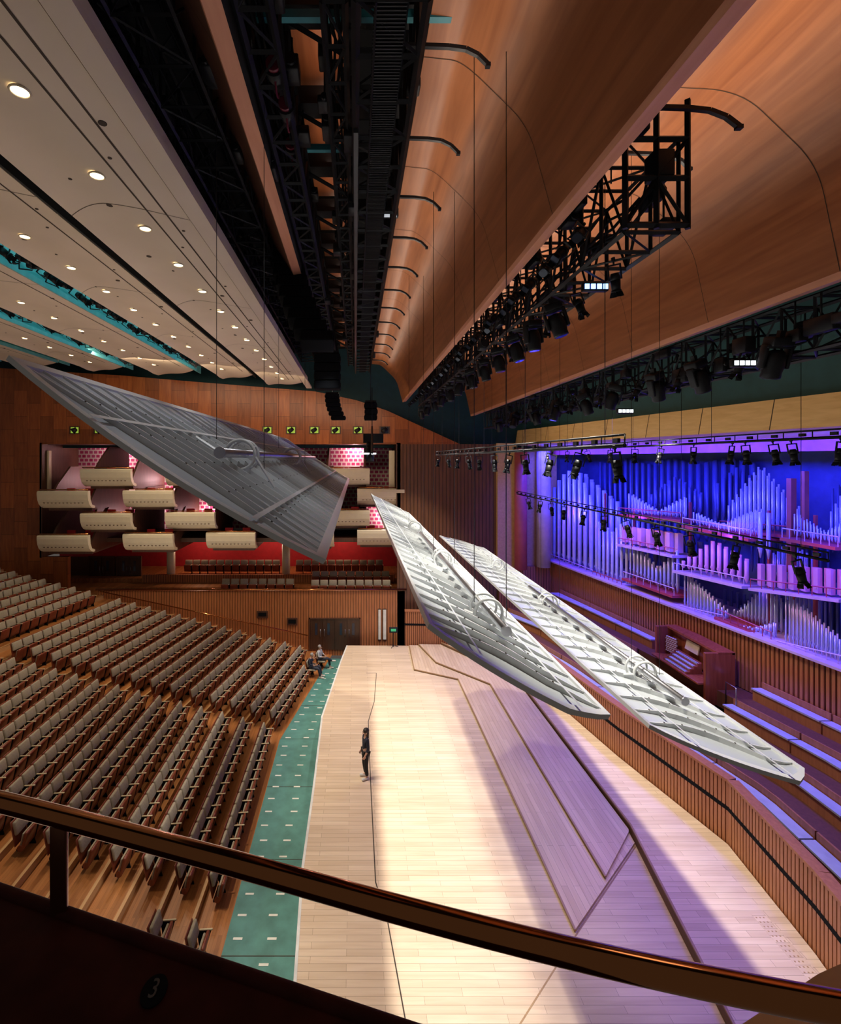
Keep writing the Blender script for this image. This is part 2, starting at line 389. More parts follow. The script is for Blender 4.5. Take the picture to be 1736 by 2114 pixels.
mb.bb((W(85,0,D).x,D+.2,W(0,917,D).z),(W(820,0,D).x,D+4,W(0,917,D).z+.2)); struct('trim_4',mb,mPart)
mb=MB(); mb.bb((-20,33.4,6.2),(4,33.6,12.2)); struct('wall_box_back',mb,mPat)
mb=MB(); mb.bb((-22,36,2.5),(4,36.2,6.4)); struct('wall_terrace_back',mb,mRed)
mb=MB(); mb.bb((-21.5,29.8,5.9),(3.2,36,6.15)); struct('ceiling',mb,mPart)
for k,(a,b,c,d,Y,lab) in enumerate([(345,1140,361,1202,32.6,'white round column under the boxes, left of the terrace seats'),(583,1136,598,1200,32.6,'white round column standing between the two terrace seat rows')]):
    o=empty('column',W((a+c)/2,d,Y),lab,'column','terrace columns')
    m_=MB(); m_.cyl(W((a+c)/2,d,Y),W((a+c)/2,b-15,Y),.27,n=20); m_.build('shaft',mBoxW,o)
    m_=MB(); m_.cyl(W((a+c)/2,d,Y),W((a+c)/2,d-4,Y),.32,n=20); m_.build('base',mPart,o)
for (x,lab) in ((101,'left end'),(808,'right end')):
    o=MB(); o.bb(W(x-5,930,D+.4),W(x+6,1012,D+.7),bev=.03); tag(o.build('pillar',mBoxW),'square white pillar at the %s of the stacked boxes'%lab,'pillar','box pillars')
TZ=2.5
mb=MB(); zt=11-.272*D
mb.extr([(-15.7,D,zt),(3.0,D,zt),(3.0,D,-.95),(-1.6,D,-.95),(-15.7,D,2.2)],(0,.25,0)); struct('wall_terrace_front',mb,mSlatX)
mb=MB(); mb.bb((-22,D+.2,TZ-.2),(3,31.0,TZ)); mb.bb((-22,31.0,TZ),(3,32.3,TZ+.3)); mb.bb((-22,32.3,TZ),(3,36,TZ+.55)); struct('floor',mb,mFloor)
mb=MB(); mb.bb((-14.2,32.2,TZ+.3),(2.6,32.4,3.32)); struct('wall_terrace_rear',mb,mSlatX)
mb=MB(); mb.tube([(-15.8,D-.05,zt+.1),(3.1,D-.05,zt+.1)],.05); 
for k in range(12): mb.cyl((-15.5+k*1.65,D-.02,zt-.05),(-15.5+k*1.65,D-.05,zt+.1),.015,n=6)
tag(mb.build('handrail',mBrass),'long copper handrail along the top of the slatted terrace wall','handrail')
mb=MB(); a=W(212,1222,D-.15); b=W(635,1312,D-.15); mb.tube([a,b],.035); 
for k in range(7):
    p=a.lerp(b,(k+.3)/7); mb.cyl(p,p+Vector((0,.2,-.06)),.012,n=6)
tag(mb.build('handrail',mBrass),'sloping brass stair handrail fixed across the slatted terrace wall','handrail')
def door(name,x0,y0,x1,y1,Y,leaves=2):
    a=W(x0,y0,Y);b=W(x1,y1,Y)
    m_=MB(); t=.06
    m_.bb((a.x-t,Y-.05,b.z),(a.x,Y+.1,a.z+t)); m_.bb((b.x,Y-.05,b.z),(b.x+t,Y+.1,a.z+t)); m_.bb((a.x-t,Y-.05,a.z),(b.x+t,Y+.1,a.z+t))
    r=struct(name,m_,mPart); w=(b.x-a.x)/leaves
    for k in range(leaves):
        l=MB(); l.bb((a.x+k*w+.01,Y-.02,b.z),(a.x+(k+1)*w-.01,Y+.04,a.z-.01)); L=l.build('door_leaf',mDoor,r)
        h=MB(); hx=a.x+(k+1)*w-.12 if k%2==0 else a.x+k*w+.12
        h.cyl((hx,Y-.06,b.z+.8),(hx,Y-.06,b.z+1.25),.018,n=8); h.build('handle',mSteel,L)
        g=MB(); g.bb((a.x+k*w+w*.4,Y-.035,b.z+.9),(a.x+k*w+w*.6,Y-.02,a.z-.25)); g.build('vision_panel',mLens,L)
door('door_1',640,1278,742,1341,D-.05,4)
door('door_2',185,1150,235,1206,33.0,2)
door('door_3',243,1150,290,1206,33.0,2)
mb=MB(); mb.bb(W(140,1150,33.1),W(292,1215,33.3)); struct('wall_terrace_lobby',mb,mPart)
for k,(x0,x1) in enumerate(((781,786),(791,797))):
    r=MB(); r.bb(W(x0-1,1257,D-.04),W(x1+1,1322,D)); r=struct('window_%d'%(k+1),r,mPart)
    g=MB(); g.bb(W(x0,1259,D-.06),W(x1,1320,D-.04)); g.build('pane',mPaneL,r)
for k,(x0,y0,x1,y1,l) in enumerate(((530,1262,553,1275,'left and higher'),(592,1276,614,1290,'right and lower'))):
    r=empty('wall_recess',W((x0+x1)/2,y1,D),'black wall recess box, the %s of two on the slatted wall'%l,'recess box','wall recess boxes')
    g=MB(); g.bb(W(x0,y0,D-.07),W(x1,y1,D)); g.build('frame',mPart,r); g=MB(); g.bb(W(x0+3,y0+3,D-.09),W(x1-3,y1-3,D-.06)); g.build('opening',mBlackM,r)
xs=[145,195,543,592,640,684,730,785]
for k,x in enumerate(xs):
    r=MB(); r.bb(W(x-2,880,D-.03),W(x+20,896,D+.05)); r=struct('window_%d'%(k+3),r,mPart)
    g=MB(); g.bb(W(x+1,882,D-.06),W(x+17,894,D-.03)); g.build('pane',mPaneG if k<7 else mLens,r)
    q=MB(); q.cyl(W(x+10,881,D-.2),W(x+10,888,D-.2),.03,n=6); q.cyl(W(x+4,891,D-.25),W(x+13,885,D-.15),.14 if k>1 else .2,.1,n=8); q.build('lamp',mBlack,r)
# --- boxes
bcx=[132,220,307,393,477,560,640,714,786]
Zr={'A':10.45,'B':9.2,'C':7.9,'D':6.68}
def make_box():
    r=empty('balcony_box',(0,0,0),'x','theatre box','curved white boxes on the far wall')
    w=1.44
    pr=[(.10,0),(-.10,0),(-.16,-.05),(-.17,-.2),(-.12,-.5),(.0,-.75),(.2,-.93),(.45,-1.02),(.62,-1.02),(.62,-.9),(.3,-.8),(.14,-.5),(.10,-.1)]
    m=MB(); m.extr([(-w,y,z) for y,z in pr],(2*w,0,0))
    for k in range(11): m.box((-w+.35+k*(2*w-.7)/10,-.02,-.68),(.07,.12,.03),mi=1)
    m.build('front',[mBoxW,mPart],r)
    m=MB(); m.bb((-1.25,.62,-1.18),(1.25,5.2,-.88)); m.build('floor_slab',mPart,r)
    m=MB(); m.tube([(-w+.05,.0,.07),(w-.05,.0,.07)],.03,8); 
    for k in (-1,0,1): m.cyl((k*(w-.1),.0,0),(k*(w-.1),.0,.07),.012,n=6)
    m.build('handrail',mBrass,r)
    for s in (-1,1):
        m=MB(); m.extr([(s*1.25,.3,-.9),(s*1.25,1.3,.3),(s*1.25,2.6,1.34),(s*1.25,5.2,1.34),(s*1.25,5.2,-.9)],(-s*.12,0,0)); m.build('partition',mPart,r)
    for k in (-.55,.55):
        m=MB(); m.bb((k-.25,1.6,-.45),(k+.25,1.72,.05),bev=.03); m.bb((k-.25,1.15,-.55),(k+.25,1.65,-.42),bev=.03); m.bb((k-.2,1.2,-.9),(k+.2,1.6,-.55)); m.build('armchair',mRed,r)
    return r
bx=make_box(); reg(bx); first=True
for i,x in enumerate(bcx):
    for row in (('B','D') if i%2==0 else ('A','C')):
        Yf=27.5+.27*i
        place(bx,first,((x-CX)*Yf/F,Yf,Zr[row]),label='cream curved theatre box, %s column from the left, %s of its two'%(ORD[i+1],'upper' if row in 'AB' else 'lower')); first=False
# ================= CEILING
PAN=[(-2.98,4.30,-5.1,4.62),(-5.75,4.72,-7.8,4.98),(-9.05,4.98,-11.6,5.2),(-13.1,5.2,-15.4,5.42),(-16.9,5.45,-19.4,5.66),(-21.0,5.7,-24.5,5.9)]
def hp(p,x):
    t=(x-p[0])/(p[2]-p[0]); return p[1]+(p[3]-p[1])*t-.10*4*t*(1-t)-.24*(max(0,t-.6)/.4)**2
for pi_,p in enumerate(PAN):
    mb=MB(); rows=[]
    ysx=[3,27.0,27.8,28.5,29.1]
    for j,y in enumerate(ysx):
        row=[]
        for k in range(21):
            t=k/20; dz=(0,0,-.06,-.02,.18)[j]
            yy=y+((-1.5*(1-t)**2) if j else 0)
            x=p[0]+(p[2]-p[0])*t; row.append(Vector((x,yy,CH+hp(p,x)+dz)))
        rows.append(row)
    mb.grid(rows,0)
    top=[[Vector((v.x,v.y,v.z+.14)) for v in r] for r in rows]; mb.grid(top,0)
    mb.grid([[r[0] for r in rows],[r[0] for r in top]],0,False); mb.grid([[r[-1] for r in rows],[r[-1] for r in top]],0,False)
    mb.grid([rows[-1],top[-1]],0)
    for k in range(1,5):
        y=3.6+k*5.1
        mb.grid([[Vector((v.x,y+dy-.4*math.sin(math.pi*q/20),CH+hp(p,v.x)-.004)) for q,v in enumerate(rows[0])] for dy in (0,.014)],1)
    for off in ((.32,.62) if pi_==0 else (.3,)):
        xx=p[0]-off
        mb.grid([[Vector((xx,y,CH+hp(p,xx)-.004)) for y in (3,26.4)],[Vector((xx-.035,y,CH+hp(p,xx-.035)-.004)) for y in (3,26.4)]],1,False)
    for k in range(34):
        y=4+k*.73; x=p[0]+(p[2]-p[0])*(.25,.72,.6,.12)[k%4]
        mb.cyl((x,y,CH+hp(p,x)-.008),(x,y,CH+hp(p,x)+.01),.03+.025*(k%3==0),n=10,mi=1)
    struct('ceiling',mb,[mWhiteC,mGap])
mb=MB(); mb.bb((-2.93,3,CH+4.24),(-2.62,29,CH+4.34)); mb.bb((-2.93,3,CH+4.5),(-2.86,29,CH+4.9)); struct('trim_5',mb,mWhiteC)
for a in (0,1,2,3,4):
    p,q=PAN[a],PAN[a+1]; mt=mDark if a==0 else mTealSlot  # first gap made dark to stand in for the shadow beside the panel lip
    mb=MB(); mb.bb((p[2]-.05,3,CH+p[3]+.65),(q[0]-.3,29.0,CH+p[3]+.75)); mb.bb((q[0]-.25,3,CH+q[1]+.14),(q[0]-.2,29.0,CH+q[1]+.8)); mb.bb((p[2]+.05,3,CH+p[3]+.0),(p[2]+.1,29.0,CH+p[3]+.8)); mb.bb((q[0]+.02,3,CH+q[1]+.0),(q[0]+.06,27.4,CH+q[1]+.16))
    struct('ceiling',mb,mt)
def make_dl():
    r=empty('downlight',(0,0,0),'x','ceiling light')
    m=MB(); m.ring((0,0,0),.108,.014,'Z',24,6); m.build('trim_ring',mBoxW,r)
    m=MB(); m.cyl((0,0,0),(0,0,.02),.096,n=24); m.build('lens',mGlass,r); return r
dl=make_dl(); reg(dl); first=True
for ri,(pi,X,Ys) in enumerate([(0,-3.95,[5.7+1.7*k for k in range(13)]),(1,-7.1,[8.7+1.7*k for k in range(11)]),(2,-10.7,[15.5+1.7*k for k in range(7)]),(3,-14.2,[20.8+1.7*k for k in range(4)])]):
    Ys=[y for y in Ys if CX+X/y*1000>-15]
    for k,y in enumerate(Ys):
        h=hp(PAN[pi],X)
        place(dl,first,(X,y,CH+h-.02),label='round warm downlight, %s from the near end of the %s white ceiling panel'%(ORD[k+1],ORD[pi+1]),group='recessed downlights'); first=False
# wood baffles
def baffle(pts,y0,y1,seamY,lipstart,face=None,back=None):
    P=roundpoly(pts[:lipstart+1],.28,8)
    mb=MB(); mb.grid([[Vector((p[0],y,CH+p[1])) for p in P] for y in (y0,y1)],0)
    lip=pts[lipstart:]
    mb.grid([[Vector((p[0],y,CH+p[1])) for p in lip[:-1]] for y in (y0,y1)],1,False)
    mb.grid([[Vector((p[0],y,CH+p[1])) for p in lip[-2:]] for y in (y0,y1)],3,False)
    y=seamY
    while y<y1:
        mb.grid([[Vector((p[0]-.003,y+d,CH+p[1]-.005)) for p in P] for d in (0,.012)],2)
        y+=2.6
    return struct('ceiling',mb,[face or mFin,mFinLip,mGap,back or mDark])
baffle([(.98,5.78),(1.53,5.72),(2.48,4.8),(2.83,3.52),(2.86,3.45),(3.06,3.5),(3.2,4.4)],3,29.4,6.95,3)
baffle([(3.7,5.38),(5.53,5.30),(6.64,4.23),(6.96,2.70),(6.99,2.6),(7.22,2.64),(7.4,4)],3,29.4,6.95,3)
baffle([(-2.9,7.0),(-2.4,6.2),(-1.75,5.15),(-1.72,5.1),(-1.5,5.12),(-1.48,6.8)],3,29.4,6.0,2,mFinShade)
for k in range(14):
    y=3.5+1.8*k
    mb=MB(); mb.bb((-1.0,y,CH+6.6),(-.08,y+1.45,CH+6.66)); struct('ceiling',mb,mFin)
mb=MB(); mb.bb((-3.2,1,CH+7.2),(13,31.6,CH+7.4)); struct('ceiling',mb,mDark)
mb=MB(); mb.bb((-26,1,CH+6.9),(-3.0,31.6,CH+7.1)); struct('ceiling',mb,mDark)
def make_br():
    r=empty('bracket_arm',(0,0,0),'x','bracket','curved arms by the ceiling slot')
    m=MB(); P=[(-.55,0,.05),(0,0,.03),(.22,0,0),(.38,0,-.08),(.5,0,-.2)]
    for a,b in zip(P,P[1:]): 
        a=Vector(a);b=Vector(b); n=Vector((-(b-a).z,0,(b-a).x)).normalized()*.025
        m.extr([a-n,b-n,b+n,a+n],(0,.05,0))
    m.build('arm',mBlack,r)
    m=MB(); m.box((.5,.025,-.21),(.06,.06,.05)); m.build('end_cap',mBlack,r); return r
br=make_br(); reg(br)
for k in range(12):
    o=place(br,k==0,(1.2,6.2+1.79*k,CH+5.27),label='black curved bracket arm over the timber baffle, %s from the near end'%ORD[k+1])
for k,(x,y) in enumerate(((1400,225),(1340,320))):
    o=place(br,False,W(x+20,y,6.0+k*1.6),label='black curved bracket arm above the right truss near end, %s one'%('nearer','farther')[k]); o.scale=(1.3-.3*k,1,1)
# trusses
def rods(r,X,ys,h0,h1,rad=.012):
    for y in ys:
        m=MB(); m.cyl((X,y,CH+h0),(X,y,CH+h1),rad,n=5); m.build('hanging_rod',mBlack,r)
def truss(label,x0,x1,h0,h1,y0,y1,bay,w=.05,deck=False,top=7.1,kit=0,cables=2):
    r=empty('lighting_truss',((x0+x1)/2,y0,CH+h0),label,'lighting truss','lighting trusses')
    m=MB()
    for x in (x0,x1):
        for h in (h0,h1): m.bar((x,y0,CH+h),(x,y1,CH+h),w)
    m.build('chords',mBlack,r)
    m=MB(); y=y0; k=0
    while y<=y1+.01:
        for x in (x0,x1):
            m.bar((x,y,CH+h0),(x,y,CH+h1),w*.8)
            if y+bay<=y1: m.bar((x,y,CH+(h0,h1)[k%2]),(x,y+bay,CH+(h1,h0)[k%2]),w*.6)
        for h in (h0,h1):
            m.bar((x0,y,CH+h),(x1,y,CH+h),w*.8)
            if y+bay<=y1: m.bar(((x0,x1)[k%2],y,CH+h),((x1,x0)[k%2],y+bay,CH+h),w*.5)
        y+=bay; k+=1
    m.build('lacing',mBlack,r)
    rods(r,(x0+x1)/2,[y0+1+4*q for q in range(int((y1-y0)/4))],h1,top)
    for c in range(cables):
        m=MB(); P=[]; y=y0; k=0
        xx=x0+(x1-x0)*(.2+.6*random.random()); hh=h0+(h1-h0)*(.2+.6*random.random())
        while y<y1: P.append((xx+random.uniform(-.05,.05),y,CH+hh-.12*(k%2))); y+=bay; k+=1
        m.tube(P,.022,5); m.build('cable_bundle',mBlackM,r)
    for k in range(kit):
        y=y0+.4+(y1-y0-2)*k/kit*(.55+.45*k/kit)+random.random()*.3; s=random.choice((-1,1))
        x=(x0 if s<0 else x1)+s*.08; h=random.uniform(h0,h1)
        m=MB(); a,b,c=random.uniform(.1,.24),random.uniform(.2,.5),random.uniform(.12,.32)
        m.box((x,y,CH+h),(a,b,c),bev=.015,seg=1)
        if k%2: m.cyl((x,y-b/2-.05,CH+h),(x,y-b/2+.02,CH+h),min(a,c)*.4,n=10)
        m.cyl((x,y,CH+h+c/2-.02),(x,y,CH+max(h1,h+c/2+.05)),.015,n=5); m.build('equipment_case',mBlack,r)
    if deck:
        m=MB(); m.bb((x0+.2,y0,CH+h0-.02),(x1-.2,y1,CH+h0+.02))
        m.build('walkway',mBlackM,r)
        m=MB(); m.bar((x0+.22,y0,CH+h0-.04),(x0+.22,14,CH+h0-.04),.02)
        y=y0
        while y<14: m.bb((x0+.2,y,CH+h0-.035),(x1-.22,y+.015,CH+h0-.02)); y+=.05
        m.build('grating',mBlack,r)
        m=MB(); m.bb((x0-.03,y0+2,CH+h0-.1),(x0+.04,y1,CH+h0+.03)); 
        m.build('channel',mChan,r)
    return r
truss('heavy black catwalk truss in the central ceiling slot, between the timber baffles',.0,.78,4.95,6.3,5.2,27.5,.75,deck=True,w=.075,kit=26,cables=4)
truss('black box truss with open near end hanging below the right timber baffles',3.5,4.2,2.95,4.15,6.3,27,.6,kit=34,cables=5,w=.055)
truss('black truss in the dark slot nearest the organ, over the moving lights',7.3,7.9,1.75,2.6,6.5,27.5,.6,kit=24,cables=4)
truss('black truss in the dark slot beside the white ceiling panels',-3.1,-2.3,5.6,6.5,4.5,28,.8,kit=18,cables=3)
truss('narrow black truss between central catwalk and loudspeakers',-1.4,-1.0,5.3,6.1,4.5,28,.6,kit=34,cables=5,w=.07)
truss('outer black truss in the left dark slot, above the white panel edge',-4.0,-3.5,5.6,6.6,4.5,28,1.0,kit=10)
truss('small black truss hugging the left flank of the central catwalk',-.38,-.12,5.2,6.0,5.5,27,.6,kit=34,cables=4,w=.055)
for k,(Y,a,b) in enumerate(((6.3,-1.3,1.5),(9.0,-.9,.0))):
    m=MB(); m.bb((a,Y,CH+5.75),(b,Y+.09,CH+5.86)); tag(m.build('steel_beam',mTealB),('long teal steel cross beam at the top of the central slot','short teal steel cross beam behind the catwalk')[k],'steel beam')
for k in range(12):
    mb=MB(); mb.bb((-1.45,4.7+k*1.8,CH+6.1),(.9,5.08+k*1.8,CH+6.4)); mb.bar((-1.3,4.8+k*1.8,CH+6.2),(.0,4.9+k*1.8,CH+5.5),.06)
    tag(mb.build('cross_bar',mBlack),'black cross bar above the central catwalk, %s from near end'%ORD[k+1],'cross bar','cross bars above the catwalk')
m=MB()
for z in (3.0,3.6,4.1,4.5):
    m.bar((3.45,6.2,CH+z),(4.25,6.2,CH+z),.06)
for x in (3.45,3.85,4.25): m.bar((x,6.2,CH+2.95),(x,6.2,CH+4.6),.06)
for a,b in (((3.45,3.0),(3.85,3.6)),((3.85,3.6),(4.25,4.1)),((4.25,3.0),(3.85,3.6))): m.bar((a[0],6.2,CH+a[1]),(b[0],6.2,CH+b[1]),.04)
m.box((3.95,6.3,CH+3.8),(.26,.25,.34),bev=.02); m.box((3.65,6.25,CH+4.3),(.2,.2,.2),bev=.02)
m.ring((3.9,6.25,CH+4.95),.07,.02,'Y',12,5); m.cyl((3.9,6.25,CH+4.6),(3.9,6.25,CH+4.9),.03,n=6); m.cyl((3.9,6.25,CH+5.0),(3.9,6.25,CH+5.3),.015,n=6)
tag(m.build('end_frame',mBlack),'black end frame with lifting hook on the right lighting truss','truss end frame')
# --- fixtures
def make_spot():
    r=empty('spotlight',(0,0,0),'x','spotlight')
    m=MB(); m.cyl((0,0,-.36),(0,0,-.12),.085,.10,n=12); m.cyl((0,0,-.12),(0,0,.02),.115,.075,n=12); m.cyl((0,0,-.37),(0,0,-.33),.1,.1,n=12)
    b=m.build('body',mBlack,r)
    m=MB(); m.cyl((0,0,-.375),(0,0,-.368),.08,n=12); m.build('lens',mLens,b)
    m=MB()
    for s in (-1,1): m.bb((s*.135-.012,-.02,-.12),(s*.135+.012,.02,.18))
    m.bb((-.145,-.02,.17),(.145,.02,.2)); m.build('yoke',mBlack,r)
    m=MB(); m.cyl((0,0,.2),(0,0,.27),.02,n=8); m.box((0,0,.3),(.05,.08,.09),bev=.01); m.build('clamp',mBlack,r)
    m=MB()
    for a in range(4):
        q=Matrix.Rotation(a*math.pi/2,4,'Z'); v=q@Vector((.1,0,-.42)); m.box(v,(.012,.13,.11),q@Matrix.Rotation(-.35,4,'Y'))
    m.build('barn_door',mBlackM,r); return r
def make_mover():
    r=empty('moving_light',(0,0,0),'x','moving light')
    m=MB(); m.box((0,0,.12),(.36,.3,.16),bev=.03); m.build('base',mBlack,r)
    m=MB()
    for s in (-1,1): m.box((s*.2,0,-.14),(.06,.16,.42),bev=.02)
    m.box((0,0,.04),(.44,.18,.07),bev=.02); m.build('yoke',mBlack,r)
    m=MB(); R=[]
    for z,rr in ((-.02,.05),(-.05,.12),(-.15,.16),(-.3,.17),(-.42,.15),(-.5,.155),(-.52,.14)):
        R.append([Vector((rr*math.cos(2*math.pi*k/14),rr*math.sin(2*math.pi*k/14),z)) for k in range(14)])
    m.rings(R); h=m.build('head',mBlack,r)
    m=MB(); m.cyl((0,0,-.53),(0,0,-.519),.12,n=14); m.build('lens',mLens,h)
    m=MB(); m.box((0,0,.25),(.08,.1,.12)); m.build('clamp',mBlack,r); return r
spot=make_spot(); reg(spot); mov=make_mover(); reg(mov)
sf=[True]; mf=[True]
def sp(loc,rot,label,group,s=1):
    o=place(spot,sf[0],loc,rot,label,group,s); sf[0]=False; return o
def mv(loc,rot,label,group,s=1):
    o=place(mov,mf[0],loc,rot,label,group,s); mf[0]=False; return o
def pipebar(label,X,h,y0,y1,Ys,nm,s=1.0,double=True):
    r=empty('lighting_bar',(X,y0,CH+h),label,'lighting bar','hung lighting bars')
    m=MB(); m.cyl((X,y0,CH+h),(X,y1,CH+h),.028,n=8); m.build('pipe',mBlack,r)
    if double:
        m=MB(); m.cyl((X,y0,CH+h+.14),(X,y1,CH+h+.14),.016,n=8)
        y=y0
        while y<y1: m.cyl((X,y,CH+h),(X,y,CH+h+.14),.01,n=5); m.box((X,y+.2,CH+h+.07),(.04,.12,.06)); y+=.6
        m.build('ladder_rail',mBlack,r)
    y=y0+.5
    while y<y1:
        m=MB(); m.cyl((X,y,CH+h),(X,y,CH+(5.5 if X<7 else 2.6)),.006,n=4); m.build('suspension_cable',mBlack,r); y+=3.2
    for k,y in enumerate(Ys):
        sp((X,y,CH+h-.33*s),(random.uniform(-.15,.15),random.uniform(-.3,.3),random.uniform(-.4,.4)),'black barn-door spotlight, %s from the near end of the %s'%(ORD[k+1],nm),'spotlights on the '+nm,s)
pipebar('long black lighting bar level with the organ top, left of the organ',3.5,.18,6.3,21,[6.5,7.6,8.7,10,11.1,12.2,13.7,15,16.6,18.3,20.5],'central bar',.62)
pipebar('black lighting bar across the top of the organ',8.3,.38,7.6,25,[8.3,9.2,9.6,10.3,10.7,11.9,13.2,14.4,15.8,17.3,19,21],'upper organ bar',.62)
pipebar('sloping-looking black lighting bar in front of the organ pipes',8.0,-1.72,8.2,24,[8.75,10.2,11.6,12.9,14.3,15.6,17,18.6,19.8,21,22.4],'lower organ bar',.75)
for k,y in enumerate([8.3,9.3,10.4,11.6,12.9,14.3,15.8,17.4,19.1,21,23,25]):
    mv((3.4,y,CH+2.5),(0,random.uniform(-.3,.2),random.uniform(-.5,.5)),'black moving head light hanging under the right truss, %s from near end'%ORD[k+1],'moving heads under the right truss',.8)
for k in range(24):
    sp((3.25+.05*(k%2),7.0+k*.62+.012*k*k,CH+3.3),(math.radians(-35),math.radians(40),random.uniform(-.3,.3)),'black spotlight on the left flank of right truss, %s from near end'%ORD[k+1],'spotlights flanking the right truss',.85)
for k in range(12):
    sp((3.85,7.2+k*1.2,CH+2.75),(random.uniform(-.3,.3),random.uniform(-.4,.4),0),'black spotlight below the middle of right truss, %s from near end'%ORD[k+1],'spotlights below the right truss',.7)
for k,y in enumerate([8.1,10,11.4,13.2,15,17,19.2,21.5,24]):
    mv((7.05,y,CH+1.85),(random.uniform(-.3,.3),random.uniform(-.5,.5),random.uniform(-.5,.5)),'black moving head light in the slot above the organ, %s from the near end'%ORD[k+1],'moving heads above the organ',.95)
for k,y in enumerate([9.0,10.7,12.3,14.1,16,18,20.3,22.7]):
    sp((7.2,y,CH+1.85),(.2,.3,.3),'small black spotlight between moving heads above the organ, %s from near end'%ORD[k+1],'small spotlights above the organ',.8)
for k,(Y,X,h,m_) in enumerate(((8.7,6.95,1.72,mGlowW),(12.6,7.0,1.25,mGlowW),(7.9,3.9,2.8,mGlowB))):
    r=empty('floodlight',(X,Y,CH+h),('rectangular white LED floodlight glowing above the organ, nearest one','small white LED floodlight glowing above the organ, farther one','blue glowing LED floodlight under the right truss')[k],'floodlight')
    m=MB(); m.box((X,Y,CH+h),(.42,.1,.14),bev=.02); m.build('body',mBlack,r); m=MB()
    for j in range(4): m.box((X-.15+.1*j,Y-.055,CH+h),(.07,.02,.08))
    m.build('led_cells',m_,r)
r=empty('work_light',W(803,440,10.8),'small square white work light lit under the central catwalk','work light')
m=MB(); m.box(W(803,440,10.8),(.42,.12,.2),bev=.02); m.build('housing',mBlack,r); m=MB(); m.box(W(803,442,10.73),(.34,.02,.13)); m.build('glow_panel',M('dim_panel',(.6,.65,.7),.5,emit=(.8,.9,1),es=.5),r)
mRedL=M('red_lamp_case',(.14,.012,.03),.4)
for k,(x,y,Y) in enumerate(((572,170,6.9),(595,245,7.6),(605,320,8.8),(668,590,16),(672,640,18))):
    r=empty('followspot',W(x,y,Y),'dark red and black lamp housing in the central slot, %s from the near end'%ORD[k+1],'lamp','lamp housings in the central slot')
    p=W(x,y,Y); m=MB(); m.cyl(p+Vector((0,-.3,0)),p+Vector((0,.25,.1)),.14,.10,n=14); m.build('housing',mBlack,r)
    m=MB(); m.cyl(p+Vector((0,-.36,-.01)),p+Vector((0,-.28,0)),.10,n=14); m.build('lens',mRedL,r)
    m=MB(); m.ring(p,.18,.015,'X',16,5); m.build('yoke',mRedL,r)
    m=MB(); m.cyl(p+Vector((0,0,.2)),Vector((p.x,p.y,CH+6.4)),.015,n=6); m.build('drop_rod',mBlack,r)
for si,(X,h,Ys,nm) in enumerate(((-8.4,4.98,[11.3+.55*k for k in range(26)],'first teal ceiling slot'),(-12.3,5.28,[16.8+.7*k for k in range(15)],'second teal ceiling slot'))):
    for k,y in enumerate(Ys):
        if k%6==5: continue
        sp((X+.12*(k%2),y,CH+h),(math.radians(20),math.radians(-50-20*(k%3)),0),'black spotlight in the %s, %s from its near end'%(nm,ORD[k+1]),'spotlights in the '+nm,.95)
# --- loudspeaker arrays
def pts_angles(pts):
    out=[]
    for i,p in enumerate(pts):
        q=pts[min(i+1,len(pts)-1)]; o=pts[max(i-1,0)]; d=q-o
        out.append((p,math.atan2(-(d.y),-d.z)*-1))
    return out
def array(label,pts,w,h,d):
    p0=pts[0]; r=empty('line_array',p0,label,'loudspeaker','hanging loudspeakers')
    for k,(p,a) in enumerate(pts_angles(pts)):
        m=MB(); rot=Euler((a,0,0)); m.box(p,(w,d,h*.92),rot,bev=.02)
        for s in (-1,1): m.box(p+Vector((s*(w/2+.01),0,0)),(.03,d*.5,h*.5),rot)
        c=m.build('cabinet',mBlackM,r)
        m=MB(); m.box(p+rot.to_matrix()@Vector((0,-d/2-.005,0)),(w*.9,.015,h*.8),rot); m.build('grille',mBlackM,c)
    m=MB(); m.box(p0+Vector((0,0,h*.7)),(w*.9,d,.08)); m.cyl(p0+Vector((0,0,h*.7)),Vector((p0.x,p0.y,CH+7.1)),.02,n=6); m.build('rigging_frame',mBlack,r)
pl=[]
for k in range(14):
    t=k/13; x=583+10*t+62*t*t*t; y=405+ (705-405)*t; pl.append(W(x,y,14.0-1.2*t*t))
array('tall curved black line array of loudspeakers hanging in the central slot',pl,.85,.36,.5)
pl=[W(676,742+k*18,20) for k in range(4)]; array('block of black subwoofers hanging beyond the tall line array',pl,1.05,.36,.7)
pl=[W(686+ (k*k)*.5,818+k*9,24) for k in range(6)]; array('smallest curved black loudspeaker array hanging lowest near the far wall',pl,.7,.22,.35)
pl=[W(765+(k%2),838+k*12,22) for k in range(3)]; array('short black loudspeaker cluster at the far end of the central catwalk',pl,.55,.27,.45)
r=empty('moving_light_bar',W(768,880,21),'black end-on lighting bar with white lit tip hanging near the far wall','lighting bar')
m=MB(); m.bar(W(768,880,21),W(768,935,12.5),.05); m.bb(W(750,895,19),W(790,915,19.5)); m.cyl(W(768,800,21),W(768,900,21),.02,n=6); m.build('frame',mBlack,r)
for k in range(8):
    p=W(762+2*(k%2),905+3.5*k,20-.7*k); m=MB(); m.cyl(p,p+Vector((0,0,-.35)),.1,.13,n=10); m.build('lamp',mBlack,r)
m=MB(); m.bb(W(744,935,15),W(776,938,15.1)); m.build('lit_tip',mGlowW,r)
